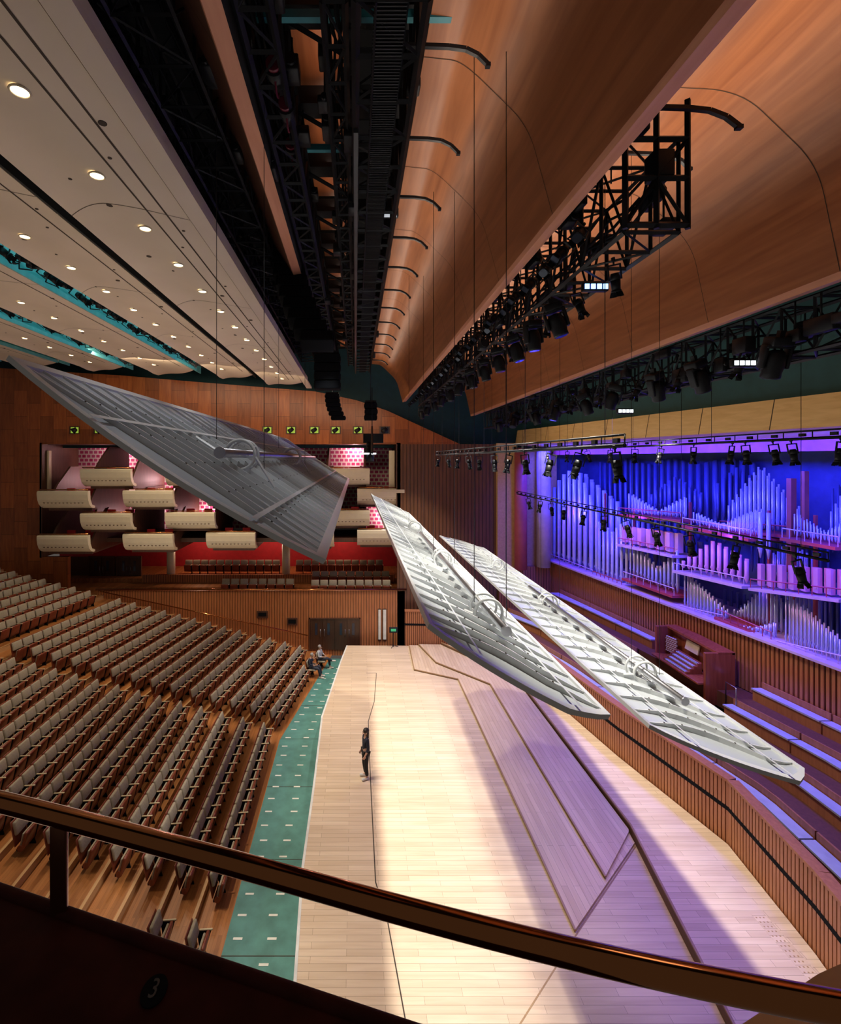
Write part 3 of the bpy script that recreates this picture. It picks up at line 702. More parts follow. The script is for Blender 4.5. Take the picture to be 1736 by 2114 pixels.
# ================= REFLECTORS
def reflector(label,NL,NR,Y1,Y2,bow,pk,tubes,hoops,nr,ts,hs=1.0):
    A=W(*NL,Y1);B=W(*NR,Y1); u=B-A; n=Vector((-u.z,0,u.x)).normalized()
    if n.z<0:n=-n
    r=empty('acoustic_reflector',(A+B)/2,label,'acoustic reflector','suspended white reflectors')
    def P(s,y,off=0):
        c=-.10*4*s*(1-s)*(u.length/3)
        return Vector((A.x+u.x*s,y,A.z+u.z*s))+n*(c+off)
    def yn(s):
        s=min(1,max(0,s)); b=s/pk if s<pk else (1-s)/(1-pk)
        return Y1*(1-bow*b**.8)
    def yf(s): return Y2*(1+.02*math.sin(math.pi*s))
    S=sorted(set([k/12 for k in range(13)]+[pk])); T=[k/24 for k in range(25)]
    m=MB(); lo=[[P(s,yn(s)+(yf(s)-yn(s))*t,-.02) for s in S] for t in T]; hi=[[P(s,yn(s)+(yf(s)-yn(s))*t,0) for s in S] for t in T]
    m.grid(lo); m.grid(hi); m.build('skin_panel',mWhite,r)
    m=MB(); loop=[(s,0) for s in S]+[(1,t) for t in T[1:]]+[(s,1) for s in S[::-1][1:]]+[(0,t) for t in T[::-1][1:-1]]
    o1=[P(s,yn(s)+(yf(s)-yn(s))*t,-.026) for s,t in loop]; o2=[P(s,yn(s)+(yf(s)-yn(s))*t,.026) for s,t in loop]
    rows=[o1,o2]; rows=[q+[q[0]] for q in rows]; m.grid(rows,0,False)
    i2=[]
    for (s,t) in loop:
        s2=.03+.94*s; t2=.006+.988*t; i2.append(P(s2,yn(s2)+(yf(s2)-yn(s2))*t2,.026))
    i1=[v-n*.03 for v in i2]
    m.grid([o2+[o2[0]],i2+[i2[0]]],0,False); m.grid([i2+[i2[0]],i1+[i1[0]]],0,False)
    m.build('rim',mRib,r)
    for k in range(nr):
        t=((k+.5)/nr)**1.25; m=MB()
        sw=.5
        a=[P(.025+.95*s,yn(s)+(yf(s)-yn(s))*t+sw*math.sin(math.pi*s),.0) for s in S]; hgt=[.02+.05*math.sin(math.pi*s) for s in S]
        b=[v+n*h for v,h in zip(a,hgt)]; w=Vector((0,.022,0))
        m.grid([a,b,[v+w for v in b],[v+w for v in a]],0,False)
        for j in range(2,11,2):
            v=b[j]+Vector((0,.011,0)); m.cyl(v,v+n*.008,.011,n=6,mi=1)
        m.build('rib',[mRib,mGap],r)
    for s in (.27,.78):
        m=MB(); q=[[P(s+d,yn(s)+(yf(s)-yn(s))*t,.065) for t in T[:]] for d in (-.008,.008)]; m.grid(q,0,False); m.build('stringer',mRib,r)
    m=MB(); ta=P(ts,tubes[0],.22*hs); tb=P(ts,tubes[1],.22*hs); m.cyl(ta,tb,.06*hs,n=16); m.cyl(ta-Vector((0,.03,0)),ta,.075*hs,n=16); m.build('support_tube',mSteel,r)
    for y in hoops:
        R_=.22*hs; m=MB(); c=P(ts,y,.2*hs); m.ring(c,R_,.026*hs,'Y',28,6,sq=1.4); m.ring(c+Vector((0,.26,0)),R_,.022*hs,'Y',28,6,sq=1.2)
        for sx in (-1,1): m.bar(c+Vector((sx*R_,.0,-.02)),P(ts+sx*R_*.9,y,.05),.03*hs)
        for q in range(4):
            an=q*math.pi/2+.6; v=Vector((R_*math.cos(an),0,R_*math.sin(an))); m.bar(c+v,c+v+Vector((0,.26,0)),.02)
        m.build('hoop_bracket',mRib,r)
        for sx in (-.12,.12):
            m=MB(); p=P(ts+sx,y,.2); m.cyl(p,Vector((p.x,p.y,CH+5.3)),.005,n=4); m.build('suspension_cable',mBlack,r)
    return r
reflector('largest white ribbed reflector, leftmost, hanging above the stalls edge',(15,738),(670,1160),4.5,23,.0,.5,(6.1,20),(7.2,13),34,.5)
reflector('middle white ribbed reflector, tip in front of the far boxes',(884,1292),(1258,1480),4.6,22,.06,.72,(5.6,13),(6.3,9.6,14),30,.58,.8)
reflector('lowest white ribbed reflector, rightmost, brightly lit before the choir wall',(1340,1500),(1660,1590),6.3,22,.055,.82,(7.4,14),(8.4,12.5,17),26,.58,.85)
# ================= ORGAN
def OP(px,py,off=0):
    k=(px-CX)/1000; Y=16.8/(k+.159); return Vector((xo(Y)+off,Y,CH+(CY-py)*Y/1000))
org=empty('pipe_organ',(13.2,22,4.95),'large pipe organ with silver pipes, red racks and pink wooden pipes under blue light','pipe organ')
pipes=[]
def pipegroup(a,b,ba,bb_,tf,n,off,mat,fill=.42,sq=False):
    n=int(n*1.5) if n>6 and not sq else n
    Pa=OP(a,ba,off); Pb=OP(b,bb_,off)
    for k in range(n):
        t=(k+.5)/n; base=Pa.lerp(Pb,t); px=a+(b-a)*t; top=OP(px,tf(t),off).z
        rad=(Pb-Pa).length/n*fill*(1.0 if not sq else .85)
        pipes.append((base+Vector((.14*(k%2),0,0)),max(top-base.z,.2),rad,mat,sq))
lin=lambda a,b:(lambda t:a+(b-a)*t)
V=lambda e,m,c=.5:(lambda t:e+(m-e)*(1-abs(t-c)/max(c,1-c)))
pipegroup(1142,1230,1150,1184,lambda t:1010-40*math.sin(t*3.1)+110*max(0,t-.55),11,0,mPipe)
pipegroup(1150,1245,1120,1150,lambda t:975+90*abs(t-.3),11,.7,mPipe)
pipegroup(1235,1290,1186,1208,lambda t:1100-25*abs(t-.5)*2,8,0,mPipe)
pipegroup(1300,1400,1188,1225,V(1115,1175,.6),17,0,mPipe)
pipegroup(1245,1300,1150,1170,lin(1062,1080),8,.8,mPipe,.4)
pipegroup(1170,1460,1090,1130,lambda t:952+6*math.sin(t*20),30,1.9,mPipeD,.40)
pipegroup(1297,1415,1058,1070,V(1018,1056,.55),22,0,mPipe,.36)
pipegroup(1300,1400,1050,1062,V(1022,985,.5),14,1.0,mPipeD,.4)
pipegroup(1425,1560,1080,1108,V(1050,1085,.45),24,.1,mPipe,.36)
pipegroup(1455,1605,1085,1100,V(1065,962,.45),22,.9,mPipe,.38)
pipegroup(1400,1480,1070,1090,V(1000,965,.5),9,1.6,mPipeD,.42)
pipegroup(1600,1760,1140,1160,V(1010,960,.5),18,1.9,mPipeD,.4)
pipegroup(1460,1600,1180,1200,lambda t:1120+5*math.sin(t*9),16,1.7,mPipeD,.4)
pipegroup(1540,1620,1195,1215,V(1150,1120,.5),12,.8,mPipe,.4)
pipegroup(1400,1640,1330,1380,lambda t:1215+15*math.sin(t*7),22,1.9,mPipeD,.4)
pipegroup(1560,1640,1310,1330,V(1245,1222,.5),12,.9,mPipe,.4)
pipegroup(1632,1740,1105,1125,V(1060,1100,.6),20,.1,mPipe,.36)
pipegroup(1655,1760,1105,1125,V(1060,975,.5),14,.9,mPipe,.4)
pipegroup(1565,1582,1150,1156,lin(1056,1060),2,0,mPipe,.42)
pipegroup(1608,1622,1180,1184,lin(985,990),1,0.3,mPipeBr,.5,True)
pipegroup(1636,1648,1130,1134,lin(970,975),1,0.3,mPipeBr,.5,True)
pipegroup(1287,1400,1118,1142,lin(1086,1102),12,.0,mPipeW,.5,True)
pipegroup(1408,1545,1172,1205,V(1160,1118,.5),14,0,mPipeW,.47)
pipegroup(1566,1750,1208,1232,lin(1164,1178),15,0,mPipeW,.5,True)
pipegroup(1412,1500,1258,1282,lin(1180,1262),17,0,mPipe,.38)
pipegroup(1495,1585,1268,1310,V(1270,1212,.7),16,.35,mPipe,.42)
pipegroup(1510,1600,1300,1318,V(1285,1297,.5),14,0,mPipe,.36)
pipegroup(1620,1765,1335,1372,lin(1222,1345),22,0,mPipe,.38)
pipegroup(1655,1770,1330,1360,lin(1195,1260),12,.9,mPipeD,.4)
pipegroup(1310,1400,1165,1190,lin(1100,1120),7,.9,mPipeD,.44)
def addpipe(m,p,h,r,sq):
    if sq: m.box((p.x,p.y,p.z+h/2),(r*1.9,r*1.9,h)); m.box((p.x-r,p.y,p.z+h*.22),(.02,r*1.1,h*.07))
    else:
        n=10; f=min(.3,h*.2)
        R=[[Vector((p.x+q*math.cos(2*math.pi*k/n),p.y+q*math.sin(2*math.pi*k/n),z)) for k in range(n)] for q,z in ((r*.3,p.z),(r,p.z+f),(r,p.z+h))]
        m.rings(R); m.box((p.x-r,p.y,p.z+f+.05),(.02,r,.08))
pipes.sort(key=lambda q:-(q[1]*q[2])/q[0].y**2*(.2 if q[3] is mPipeD else 1))
for p,h,r_,mt,sq in pipes[:100]:
    m=MB(); addpipe(m,p,h,r_,sq); m.build('organ_pipe',mt,org)
m=MB()
mts=[mPipe,mPipeD,mPipeW,mPipeBr]
for q in pipes[100:]:
    n0=len(m.bm.faces); addpipe(m,*q[:3],q[4]); m.bm.faces.ensure_lookup_table(); mi=mts.index(q[3])
    for f in m.bm.faces[n0:]: f.material_index=mi
o=m.build('organ_pipe',mts,org); o['kind']='stuff'
shelves=[(1140,1152,1232,1188,0),(1232,1190,1292,1212,0),(1296,1192,1402,1229,0),(1285,1060,1418,1073,0),(1420,1083,1562,1111,0),(1450,1090,1610,1106,.9),(1628,1108,1745,1128,0),(1285,1122,1402,1146,0),(1402,1176,1548,1209,0),(1562,1212,1752,1236,0),(1405,1262,1505,1286,0),(1490,1272,1605,1322,0),(1615,1340,1770,1378,0)]
for k,(a,ya,b,yb,off) in enumerate(shelves):
    A=OP(a,ya,off);B=OP(b,yb,off)
    m=MB(); m.extr([A+Vector((-.3,0,-.12)),B+Vector((-.3,0,-.12)),B+Vector((.9,0,-.12)),A+Vector((.9,0,-.12))],(0,0,.1)); m.build('wind_chest',mOrgShelf if k in(8,9,7) else mOrgRed,org)
    m=MB(); m.bar(A+Vector((-.22,0,.28)),B+Vector((-.22,0,.28)),.03); 
    for j in range(8):
        q=A.lerp(B,j/7); m.bar(q+Vector((-.22,0,-.02)),q+Vector((-.22,0,.28)),.022)
    m.build('pipe_rack',mOrgRed if k%2 else mOrgShelf,org)
for px in (1232,1290,1403,1562,1612,1655):
    p=OP(px,1300); m=MB(); m.bb((p.x+.4,p.y-.04,4.93),(p.x+.48,p.y+.04,9.2)); m.build('upright_post',mOrgRed,org)
# ---- console
cn=empty('organ_console',(12.7,18.5,2.3),'dark red mahogany organ console with stacked keyboards amid the choir benches','organ console')
x0,x1,y0,y1,z0,z1=12.05,13.4,17.1,20.0,2.3,4.15
m=MB(); m.bb((x0+.3,y0,z0),(x1,y0+.12,z1),bev=.02); m.bb((x0+.3,y1-.12,z0),(x1,y1,z1),bev=.02); m.bb((x1-.1,y0,z0),(x1,y1,z1)); m.bb((x0+.75,y0,z1-.06),(x1,y1,z1+.02)); m.bb((x0+.75,y0+.1,z0),(x0+.85,y1-.1,3.1)); m.bb((x0+.95,y0+.1,3.1),(x0+1.0,y1-.1,z1)); m.bb((x0+.1,y0+.1,2.98),(x0+.9,y1-.1,3.06),bev=.01)
m.build('case',mConsole,cn)
for k in range(4):
    m=MB(); m.bb((x0+.18+.14*k,y0+.85,3.08+.1*k),(x0+.31+.14*k,y1-.85,3.12+.1*k)); m.build('keyboard',mKeys,cn)
    m=MB(); m.bb((x0+.29+.14*k,y0+.8,3.06+.1*k),(x0+.33+.14*k,y1-.8,3.16+.1*k)); 
    for yy in (y0+.78,y1-.83): m.bb((x0+.16+.14*k,yy,3.06),(x0+.31+.14*k,yy+.06,3.14+.1*k))
    m.build('key_slip',mConsole,cn)
for s in (0,1):
    ya=y0+.14 if s==0 else y1-.7; m=MB(); m.box((x0+.72,ya+.28,3.5),(.05,.5,.6),Euler((0,0,.25 if s else -.25))); m.build('stop_jamb',mStop,cn)
m=MB(); m.box((x0+.85,(y0+y1)/2,3.8),(.04,.7,.36),Euler((0,.25,0))); m.build('music_desk',mCream,cn)
m=MB()
for k in range(22): m.bb((x0-.35,y0+.75+k*.065,z0+.12),(x0+.6,y0+.785+k*.065,z0+.17))
m.bb((x0-.38,y0+.7,z0),(x0+.6,y0+2.2,z0+.12)); m.build('pedalboard',mConsole,cn)
ob=empty('organ_bench',(11.5,18.5,2.3),'red wooden organist bench with slatted ends before the keyboards','bench')
m=MB(); m.bb((11.3,17.8,2.85),(11.64,19.3,2.92),bev=.015); m.build('seat',mConsole,ob)
for yy in (17.85,19.2): m=MB(); m.bb((11.35,yy,2.3),(11.6,yy+.06,2.85)); m.build('leg',mConsole,ob)
m=MB(); m.bb((11.2,16.6,1.9),(13.45,20.6,2.3)); tag(m.build('console_platform',mSlatP),'raised timber platform under the organ console','platform')
m=MB()
m.tube([(12.8,16.3,2.35),(12.8,16.3,3.3),(12.8,16.75,3.3),(12.8,16.75,2.3)],.02,6); tag(m.build('handrail',mSteel),'short steel handrail beside the organ console steps','handrail')
# ---- benches
names=['front','second','third','back']
for r in range(4):
    br_=[9,12,15,17.5,20,22.8,25.4,28.2]; segs=[(a,b-.05) for a,b in zip(br_,br_[1:])]
    if r>=2: segs=[(9,11.9),(11.95,14.3),(14.35,16.4),(20.8,23),(23.05,25.4),(25.45,28.1)]
    for k,(a,b) in enumerate(segs):
        bxr=lambda y,f: xr(r,y)+(xr(r+1,y)-xr(r,y))*f
        e=empty('choir_bench',(bxr((a+b)/2,.6),(a+b)/2,ZR[r]),'timber choir bench with blue-grey cushion, %s row, %s from the near end'%(names[r],ORD[k+1]),'bench','choir benches')
        def slab(mm,f0,f1,z0_,z1_):
            yy=[a+(b-a)*q/5 for q in range(6)]
            mm.extr([Vector((bxr(y,f0),y,z0_)) for y in yy]+[Vector((bxr(y,f1),y,z0_)) for y in yy[::-1]],(0,0,z1_-z0_))
        m=MB(); slab(m,.52,.87,ZR[r]+.36,ZR[r]+.41); m.build('cushion',mCush,e)
        m=MB(); slab(m,.58,.87,ZR[r],ZR[r]+.36); m.build('plinth',mSlatP,e)
        m=MB(); slab(m,.90,.95,ZR[r],ZR[r]+.60); m.build('backrest',mSlatP,e)
# ================= SEATS
def make_seat(down=False):
    r=empty('stalls_seat',(0,0,0),'x','seat')
    m=MB(); m.box((-.16,0,.75),(.09,.49,.36),Euler((0,-.2,0)),bev=.04); m.build('backrest',mSeatG,r)
    m=MB(); m.box((-.21,0,.60),(.03,.5,.66),Euler((0,-.2,0)),bev=.012,seg=1); m.build('back_shell',mSeatW,r)
    if down:
        m=MB(); m.box((.1,0,.44),(.42,.45,.1),bev=.03); m.build('seat_pan',mSeatG,r)
    else:
        m=MB(); m.box((.08,0,.43),(.09,.48,.46),Euler((0,.22,0)),bev=.038,mi=0); m.box((.01,0,.45),(.06,.42,.34),Euler((0,.22,0)),bev=.025,mi=1); m.cyl((-.02,-.235,.23),(-.02,.235,.23),.085,n=12,mi=0); m.build('seat_pan',[mSeatW,mSeatG],r)
    m=MB(); m.box((.06,.26,.63),(.32,.04,.035),Euler((0,-.06,0)),bev=.012); m.build('armrest',mCream,r)
    m=MB(); m.extr([(-.16,.245,0),(.08,.245,0),(.04,.245,.12),(.18,.245,.60),(-.16,.245,.61),(-.09,.245,.12)],(0,.03,0)); m.bb((-.14,-.2,.14),(-.1,.25,.2)); m.build('stanchion',mBlackM,r)
    return r
seat=make_seat(); reg(seat)
spots=[]
def vis(x,y,z):
    px=CX+x/y*1000; py=CY+(CH-z-.5)/y*1000
    return px>-25 and py<1822+.338*px
blocks=[('near',[13.05+.535*k for k in range(14)]),('far',[21.35+.535*k for k in range(13)])]
for i in range(22):
    for bn,Ys in blocks:
        for k,y in enumerate(Ys):
            if bn=='far' and i==0 and y>26.0: continue
            if i==14: continue
            x=ex(i,y)-.42; z=ez(i)
            kk=len(Ys)-k if bn=='near' else k+1
            if vis(x,y,z): spots.append((x,y,z,-.2 if y>20.5 else 0,i,bn,kk))
for i in (0,1,2,3):
    for k,y in enumerate((11.35,10.8,10.25)):
        x=ex(i,y)-.42; z=ez(i)
        if vis(x,y,z): spots.append((x,y,z,0,i,'front',k+1))
TERR=[]
for x in [465+ k*19 for k in range(8)]: TERR.append((W(x,1200,30.5).x,30.5,TZ))
for x in [650+ k*18.5 for k in range(9)]: TERR.append((W(x,1200,30.2).x,30.2,TZ))
for x in [652+ k*18 for k in range(9)]: TERR.append((W(x,1190,31.3).x,31.3,TZ+.3))
TERR2=[]
for x in [388+k*16.5 for k in range(12)]+[618+k*16.5 for k in range(11)]: TERR2.append((W(x,1170,33.6).x,33.6,TZ+.55))
spots.sort(key=lambda s:(s[0]**2+s[1]**2+(s[2]-CH)**2))
ind=spots[:250]; rest=spots[250:]
first=True
for (x,y,z,rz,i,bn,kk) in ind:
    rel={'near':'%s seat nearer than the cross aisle','far':'%s seat beyond the cross aisle','front':'%s of the nearest block'}[bn]%ORD[kk]
    place(seat,first,(x,y,z),(0,0,rz),'grey stalls seat, %s row from stage, %s'%(ORD[i+1],rel),'stalls seats'); first=False
m=MB(); smats=[mSeatG,mSeatW,mCream,mBlackM]
for (x,y,z,rz,i,bn,kk) in rest:
    T=Matrix.Translation((x,y,z))@Matrix.Rotation(rz,4,'Z')
    for c in TREE[seat.name]:
        v0=len(m.bm.verts); f0=len(m.bm.faces); m.bm.from_mesh(c.data); m.bm.verts.ensure_lookup_table(); m.bm.faces.ensure_lookup_table()
        for v in m.bm.verts[v0:]: v.co=T@v.co
        for f in m.bm.faces[f0:]: f.material_index=smats.index(c.data.materials[f.material_index])
o=m.build('stalls_seats',smats,None,fixn=False); o['kind']='stuff'; tag(o,'distant grey stalls seats filling the far rear rows below the terrace wall','seats')
for k,(x,y,z) in enumerate(TERR):
    blk='left block' if k<8 else ('right block front row' if k<17 else 'right block rear row'); kk=k+1 if k<8 else (k-7 if k<17 else k-16)
    place(seat,False,(x,y,z),(0,0,-math.pi/2),'grey terrace seat behind copper handrail, %s, %s from left'%(blk,ORD[kk]),'terrace seats')
for k,(x,y,z) in enumerate(TERR2):
    kk=k+1 if k<12 else k-11
    place(seat,False,(x,y,z),(0,0,-math.pi/2),'terrace seat against the red wall, %s row, %s from left'%('left' if k<12 else 'right',ORD[kk]),'red wall seats')
# ================= PEOPLE
def skinmesh(name,nodes,edges,mat,parent,root=None,sub=2):
    keys=list(nodes); me=bpy.data.meshes.new(name+'_t'); me.from_pydata([nodes[k][0] for k in keys],[(keys.index(a),keys.index(b)) for a,b in edges],[]); o=bpy.data.objects.new(name+'_t',me); C.objects.link(o)
    o.modifiers.new('s','SKIN'); sv=me.skin_vertices[0].data
    for i,k in enumerate(keys):
        r=nodes[k][1]; r=(r,r) if not isinstance(r,tuple) else r; sv[i].radius=r; sv[i].use_root=(k==(root or keys[0]))
    s=o.modifiers.new('b','SUBSURF'); s.levels=sub; s.render_levels=sub
    dg=bpy.context.evaluated_depsgraph_get(); dg.update(); nm=bpy.data.meshes.new_from_object(o.evaluated_get(dg)); bpy.data.objects.remove(o)
    nm.name=name; nm.materials.clear(); nm.materials.append(mat)
    for p in nm.polygons: p.use_smooth=True
    ob=bpy.data.objects.new(name,nm); C.objects.link(ob); ob.parent=parent; return ob
def person(label,loc,rz,J,top,trous,hairm,long_hair,shoe):
    r=empty('person',loc,label,'person',None,rz)
    n={}; 
    def V_(k): return Vector(J[k])
    n['pel']=(V_('pel'),.12); n['waist']=(V_('pel').lerp(V_('chest'),.45),.105); n['chest']=(V_('chest'),.13); n['neck']=(V_('neck'),.055); n['hb']=(V_('head')+Vector((0,.02,-.07)),.07); n['head']=(V_('head'),.095); n['crown']=(V_('head')+Vector((0,.01,.08)),.07)
    E=[('pel','waist'),('waist','chest'),('chest','neck'),('neck','hb'),('hb','head'),('head','crown')]
    nc=dict(pel=n['pel'],waist=(n['waist'][0],.12),chest=(n['chest'][0],.145),nk=(V_('neck')+Vector((0,0,-.03)),.07)); Ec=[('pel','waist'),('waist','chest'),('chest','nk')]
    nt=dict(pel=(V_('pel'),.13)); Et=[]
    for s in 'LR':
        n['sh'+s]=(V_('sh'+s),.055); n['el'+s]=(V_('el'+s),.042); n['wr'+s]=(V_('wr'+s),.027); 
        d=(V_('wr'+s)-V_('el'+s)).normalized(); palm=V_('wr'+s)+d*.06; n['pm'+s]=(palm,(.032,.02))
        E+=[('chest','sh'+s),('sh'+s,'el'+s),('el'+s,'wr'+s),('wr'+s,'pm'+s)]
        side=d.cross(Vector((1,0,0))); side=side.normalized() if side.length>.1 else Vector((0,0,1))
        curl=d.cross(side).normalized()
        if (curl.x>0)==(s=='L'): curl=-curl
        for f in range(4):
            b0=palm+side*(.024*(f-1.5))+d*.015; ln=(.075,.085,.08,.06)[f]
            n['f%d%s'%(f,s)]=(b0+d*ln*.5,.011); n['g%d%s'%(f,s)]=(b0+d*ln*.95+curl*.02,.009); E+=[('pm'+s,'f%d%s'%(f,s)),('f%d%s'%(f,s),'g%d%s'%(f,s))]
        n['t0'+s]=(palm-d*.02-side*.045,.012); n['t1'+s]=(palm+d*.03-side*.06+curl*.01,.01); E+=[('pm'+s,'t0'+s),('t0'+s,'t1'+s)]
        n['hp'+s]=(V_('hp'+s),.095); n['kn'+s]=(V_('kn'+s),.058); n['an'+s]=(V_('an'+s),.038); n['to'+s]=(V_('to'+s),.03)
        E+=[('pel','hp'+s),('hp'+s,'kn'+s),('kn'+s,'an'+s),('an'+s,'to'+s)]
        nc['sh'+s]=(V_('sh'+s),.072); nc['el'+s]=(V_('el'+s),.055); nc['cf'+s]=(V_('el'+s).lerp(V_('wr'+s),top[1]),.042); Ec+=[('chest','sh'+s),('sh'+s,'el'+s),('el'+s,'cf'+s)]
        nt['hp'+s]=(V_('hp'+s),.108); nt['kn'+s]=(V_('kn'+s),.078); nt['an'+s]=(V_('kn'+s).lerp(V_('an'+s),.93),.065); Et+=[('pel','hp'+s),('hp'+s,'kn'+s),('kn'+s,'an'+s)]
        m=MB(); a=V_('an'+s);t=V_('to'+s); d2=t-a; d2.z=0; d2.normalize(); c=a.lerp(t,.45); c.z=min(a.z,t.z)+.01
        rot=Matrix.Rotation(math.atan2(d2.y,d2.x),4,'Z'); m.box(c,(.27,.095,.08),rot,bev=.03)
        sh=m.build('shoe',shoe); sh.parent=r
    body=skinmesh('body',n,E,mSkin,r)
    hd=V_('head'); m=MB(); m.cyl(hd+Vector((0,-.085,.0)),hd+Vector((0,-.118,-.025)),.012,.016,n=8)
    x=m.build('nose',mSkin); x.parent=body
    for sx in (-1,1):
        m=MB(); bmesh.ops.create_uvsphere(m.bm,u_segments=8,v_segments=6,radius=.012,matrix=Matrix.Translation(hd+Vector((sx*.034,-.088,.012)))); x=m.build('eye',mBlackC); x.parent=body
        m=MB(); m.box(hd+Vector((sx*.093,.005,-.005)),(.02,.035,.055),bev=.008); x=m.build('ear',mSkin); x.parent=body
    m=MB(); m.box(hd+Vector((0,-.088,-.055)),(.045,.012,.01)); x=m.build('mouth',mRed); x.parent=body
    skinmesh('shirt',nc,Ec,top[0],r); skinmesh('trousers',nt,Et,trous,r)
    m=MB(); T=Matrix.Translation(hd+Vector((0,.025,.045)))@Matrix.Diagonal((.105,.11,.095,1)); bmesh.ops.create_uvsphere(m.bm,u_segments=16,v_segments=10,radius=1,matrix=T)
    if long_hair:
        m.rings([[hd+Vector((a*math.cos(q*math.pi/5),.06+b*math.sin(q*math.pi/5),zz)) for q in range(10)] for a,b,zz in ((.09,.06,.05),(.1,.07,-.05),(.085,.055,-.17),(.04,.03,-.24))])
    for v in m.bm.verts:
        if not long_hair and v.co.y<hd.y-.03 : v.co.y=hd.y-.03+(v.co.y-hd.y+.03)*.2
    for f in m.bm.faces: f.smooth=True
    x=m.build('hair',hairm); x.parent=r
    return r
ST=dict(pel=(0,0,.95),chest=(0,.0,1.27),neck=(0,.01,1.44),head=(0,-.01,1.585),
 shL=(.17,0,1.38),elL=(.22,.03,1.11),wrL=(.20,-.08,.89),shR=(-.17,0,1.38),elR=(-.23,.03,1.11),wrR=(-.2,-.1,.9),
 hpL=(.09,0,.9),knL=(.1,-.02,.5),anL=(.1,.02,.09),toL=(.13,-.14,.035),hpR=(-.09,0,.9),knR=(-.1,-.03,.5),anR=(-.11,.03,.09),toR=(-.14,-.13,.035))
person('dark-haired person in navy top and black trousers standing alone on the stage',G(755,1606,0),math.radians(-75),ST,(mNavy,.55),mBlackC,mHairD,True,mShoe)
SIT=dict(pel=(0,.05,.53),chest=(0,.12,.86),neck=(0,.10,1.04),head=(0,.06,1.18),
 shL=(.18,.1,.97),elL=(.27,.02,.72),wrL=(.14,-.2,.68),shR=(-.18,.1,.97),elR=(-.27,.02,.74),wrR=(-.12,-.22,.7),
 hpL=(.1,.03,.52),knL=(.13,-.42,.55),anL=(.14,-.5,.1),toL=(.16,-.66,.035),hpR=(-.1,.03,.52),knR=(-.06,-.42,.64),anR=(.16,-.62,.42),toR=(.2,-.78,.44))
S2=dict(SIT); S2.update(wrL=(.3,-.1,.9),elL=(.34,.08,.74),anR=(-.12,-.52,.1),toR=(-.14,-.68,.035),knR=(-.16,-.42,.55),head=(.04,-.02,1.16),neck=(.01,.06,1.03))
sd=make_seat(True); reg(sd)
pA=Vector((-2.42,26.5,-.9)); pB=Vector((-2.0,27.6,-.9))
place(sd,True,pA,(0,0,-.2),'folded-down grey stalls seat under the seated person in dark top','occupied seats')
place(sd,False,pB,(0,0,-.2),'folded-down grey stalls seat under the seated person in checked shirt','occupied seats')
person('seated person in dark top leaning forward at the end of front row',pA+Vector((.03,0,0)),math.radians(78),S2,(mNavy,.6),mJeans,mHairG,False,mShoe)
person('seated person in checked shirt with one leg crossed, beside the turquoise floor',pB+Vector((.03,0,0)),math.radians(72),SIT,(mPlaid,.6),mJeans,mHairG,False,mShoe)
p=G(812,1335,0); r=empty('monitor_stand',p,'black stand with a small green lit screen at the far end of stage','stand')
m=MB(); m.cyl(p,p+Vector((0,0,.9)),.02,n=8)
for a in range(3): m.cyl(p+Vector((0,0,.1)),p+Vector((.3*math.cos(a*2.1),.3*math.sin(a*2.1),0)),.015,n=6)
m.build('pole',mBlack,r); m=MB(); m.box(p+Vector((0,-.05,1.0)),(.5,.05,.32),Euler((-.3,0,0)),bev=.01); s_=m.build('screen_case',mBlack,r)
m=MB(); m.box(p+Vector((0,-.085,1.0)),(.3,.01,.14),Euler((-.3,0,0))); m.build('screen',mScreen,s_)
m=MB(); a=W(-40,1262,27); b=W(78,1214,29.2); m.extr([a,b,b+Vector((0,.12,0)),a+Vector((0,.12,0))],(0,0,-.9)); tag(m.build('barrier',mSlatP),'low timber barrier among the rear left stalls seats','barrier')
# ================= FOREGROUND
rl=empty('box_handrail',(0,.9,CH-.95),'polished copper-brass handrail across the foreground on a bronze post','handrail')
def rp(px,py,d): Y=d*1000/(py-CY); return Vector(((px-CX)*Y/1000,Y,CH-d))
L_=[rp(-260,1600,.75),rp(0,1655,.75),rp(400,1760,.75),rp(870,1890,.75),rp(1300,1995,.75),rp(1736,2082,.75),rp(2200,2160,.75)]
L2=[]
for i in range(len(L_)-1):
    for k in range(6):
        p0=L_[max(i-1,0)];p1=L_[i];p2=L_[i+1];p3=L_[min(i+2,len(L_)-1)];t=k/6
        L2.append(.5*((2*p1)+(p2-p0)*t+(2*p0-5*p1+4*p2-p3)*t*t+(3*p1-p0-3*p2+p3)*t**3))
L2.append(L_[-1])
m=MB(); m.tube(L2,.0195,24); m.build('rail',mBrass,rl)
m=MB(); q=rp(122,1690,.75); m.box(q+Vector((0,0,-.12)),(.035,.012,.25),bev=.004); m.build('post',mBronze,rl)
m=MB(); m.box(q+Vector((0,0,-.235)),(.07,.05,.012),bev=.003); m.build('post_base',mBronze,rl)
pr_=empty('box_parapet',(-.3,.7,CH-1.1),'dark oxblood parapet ledge in the lower left foreground bearing a number three','parapet')
ed=[rp(-300,1728,.95),rp(0,1830,.95),rp(420,1975,.95),rp(840,2116,.95),rp(1400,2300,.95)]
m=MB(); inn=[v+Vector((-.25,-.45,-.0)) for v in ed]
m.extr([*ed,*inn[::-1]],(0,0,-.12)); m.build('ledge',mPara,pr_)
m=MB(); m.tube([v+Vector((0,-.008,-.002)) for v in ed],.014,12); m.build('edge_bead',mPara,pr_)
dc=rp(318,2047,.949)
m=MB(); m.cyl(dc,dc+Vector((0,0,.003)),.022,n=32)
for v in m.bm.verts: v.co.y=dc.y+(v.co.y-dc.y)*1.25
dd=m.build('number_disc',mBlackM,pr_)
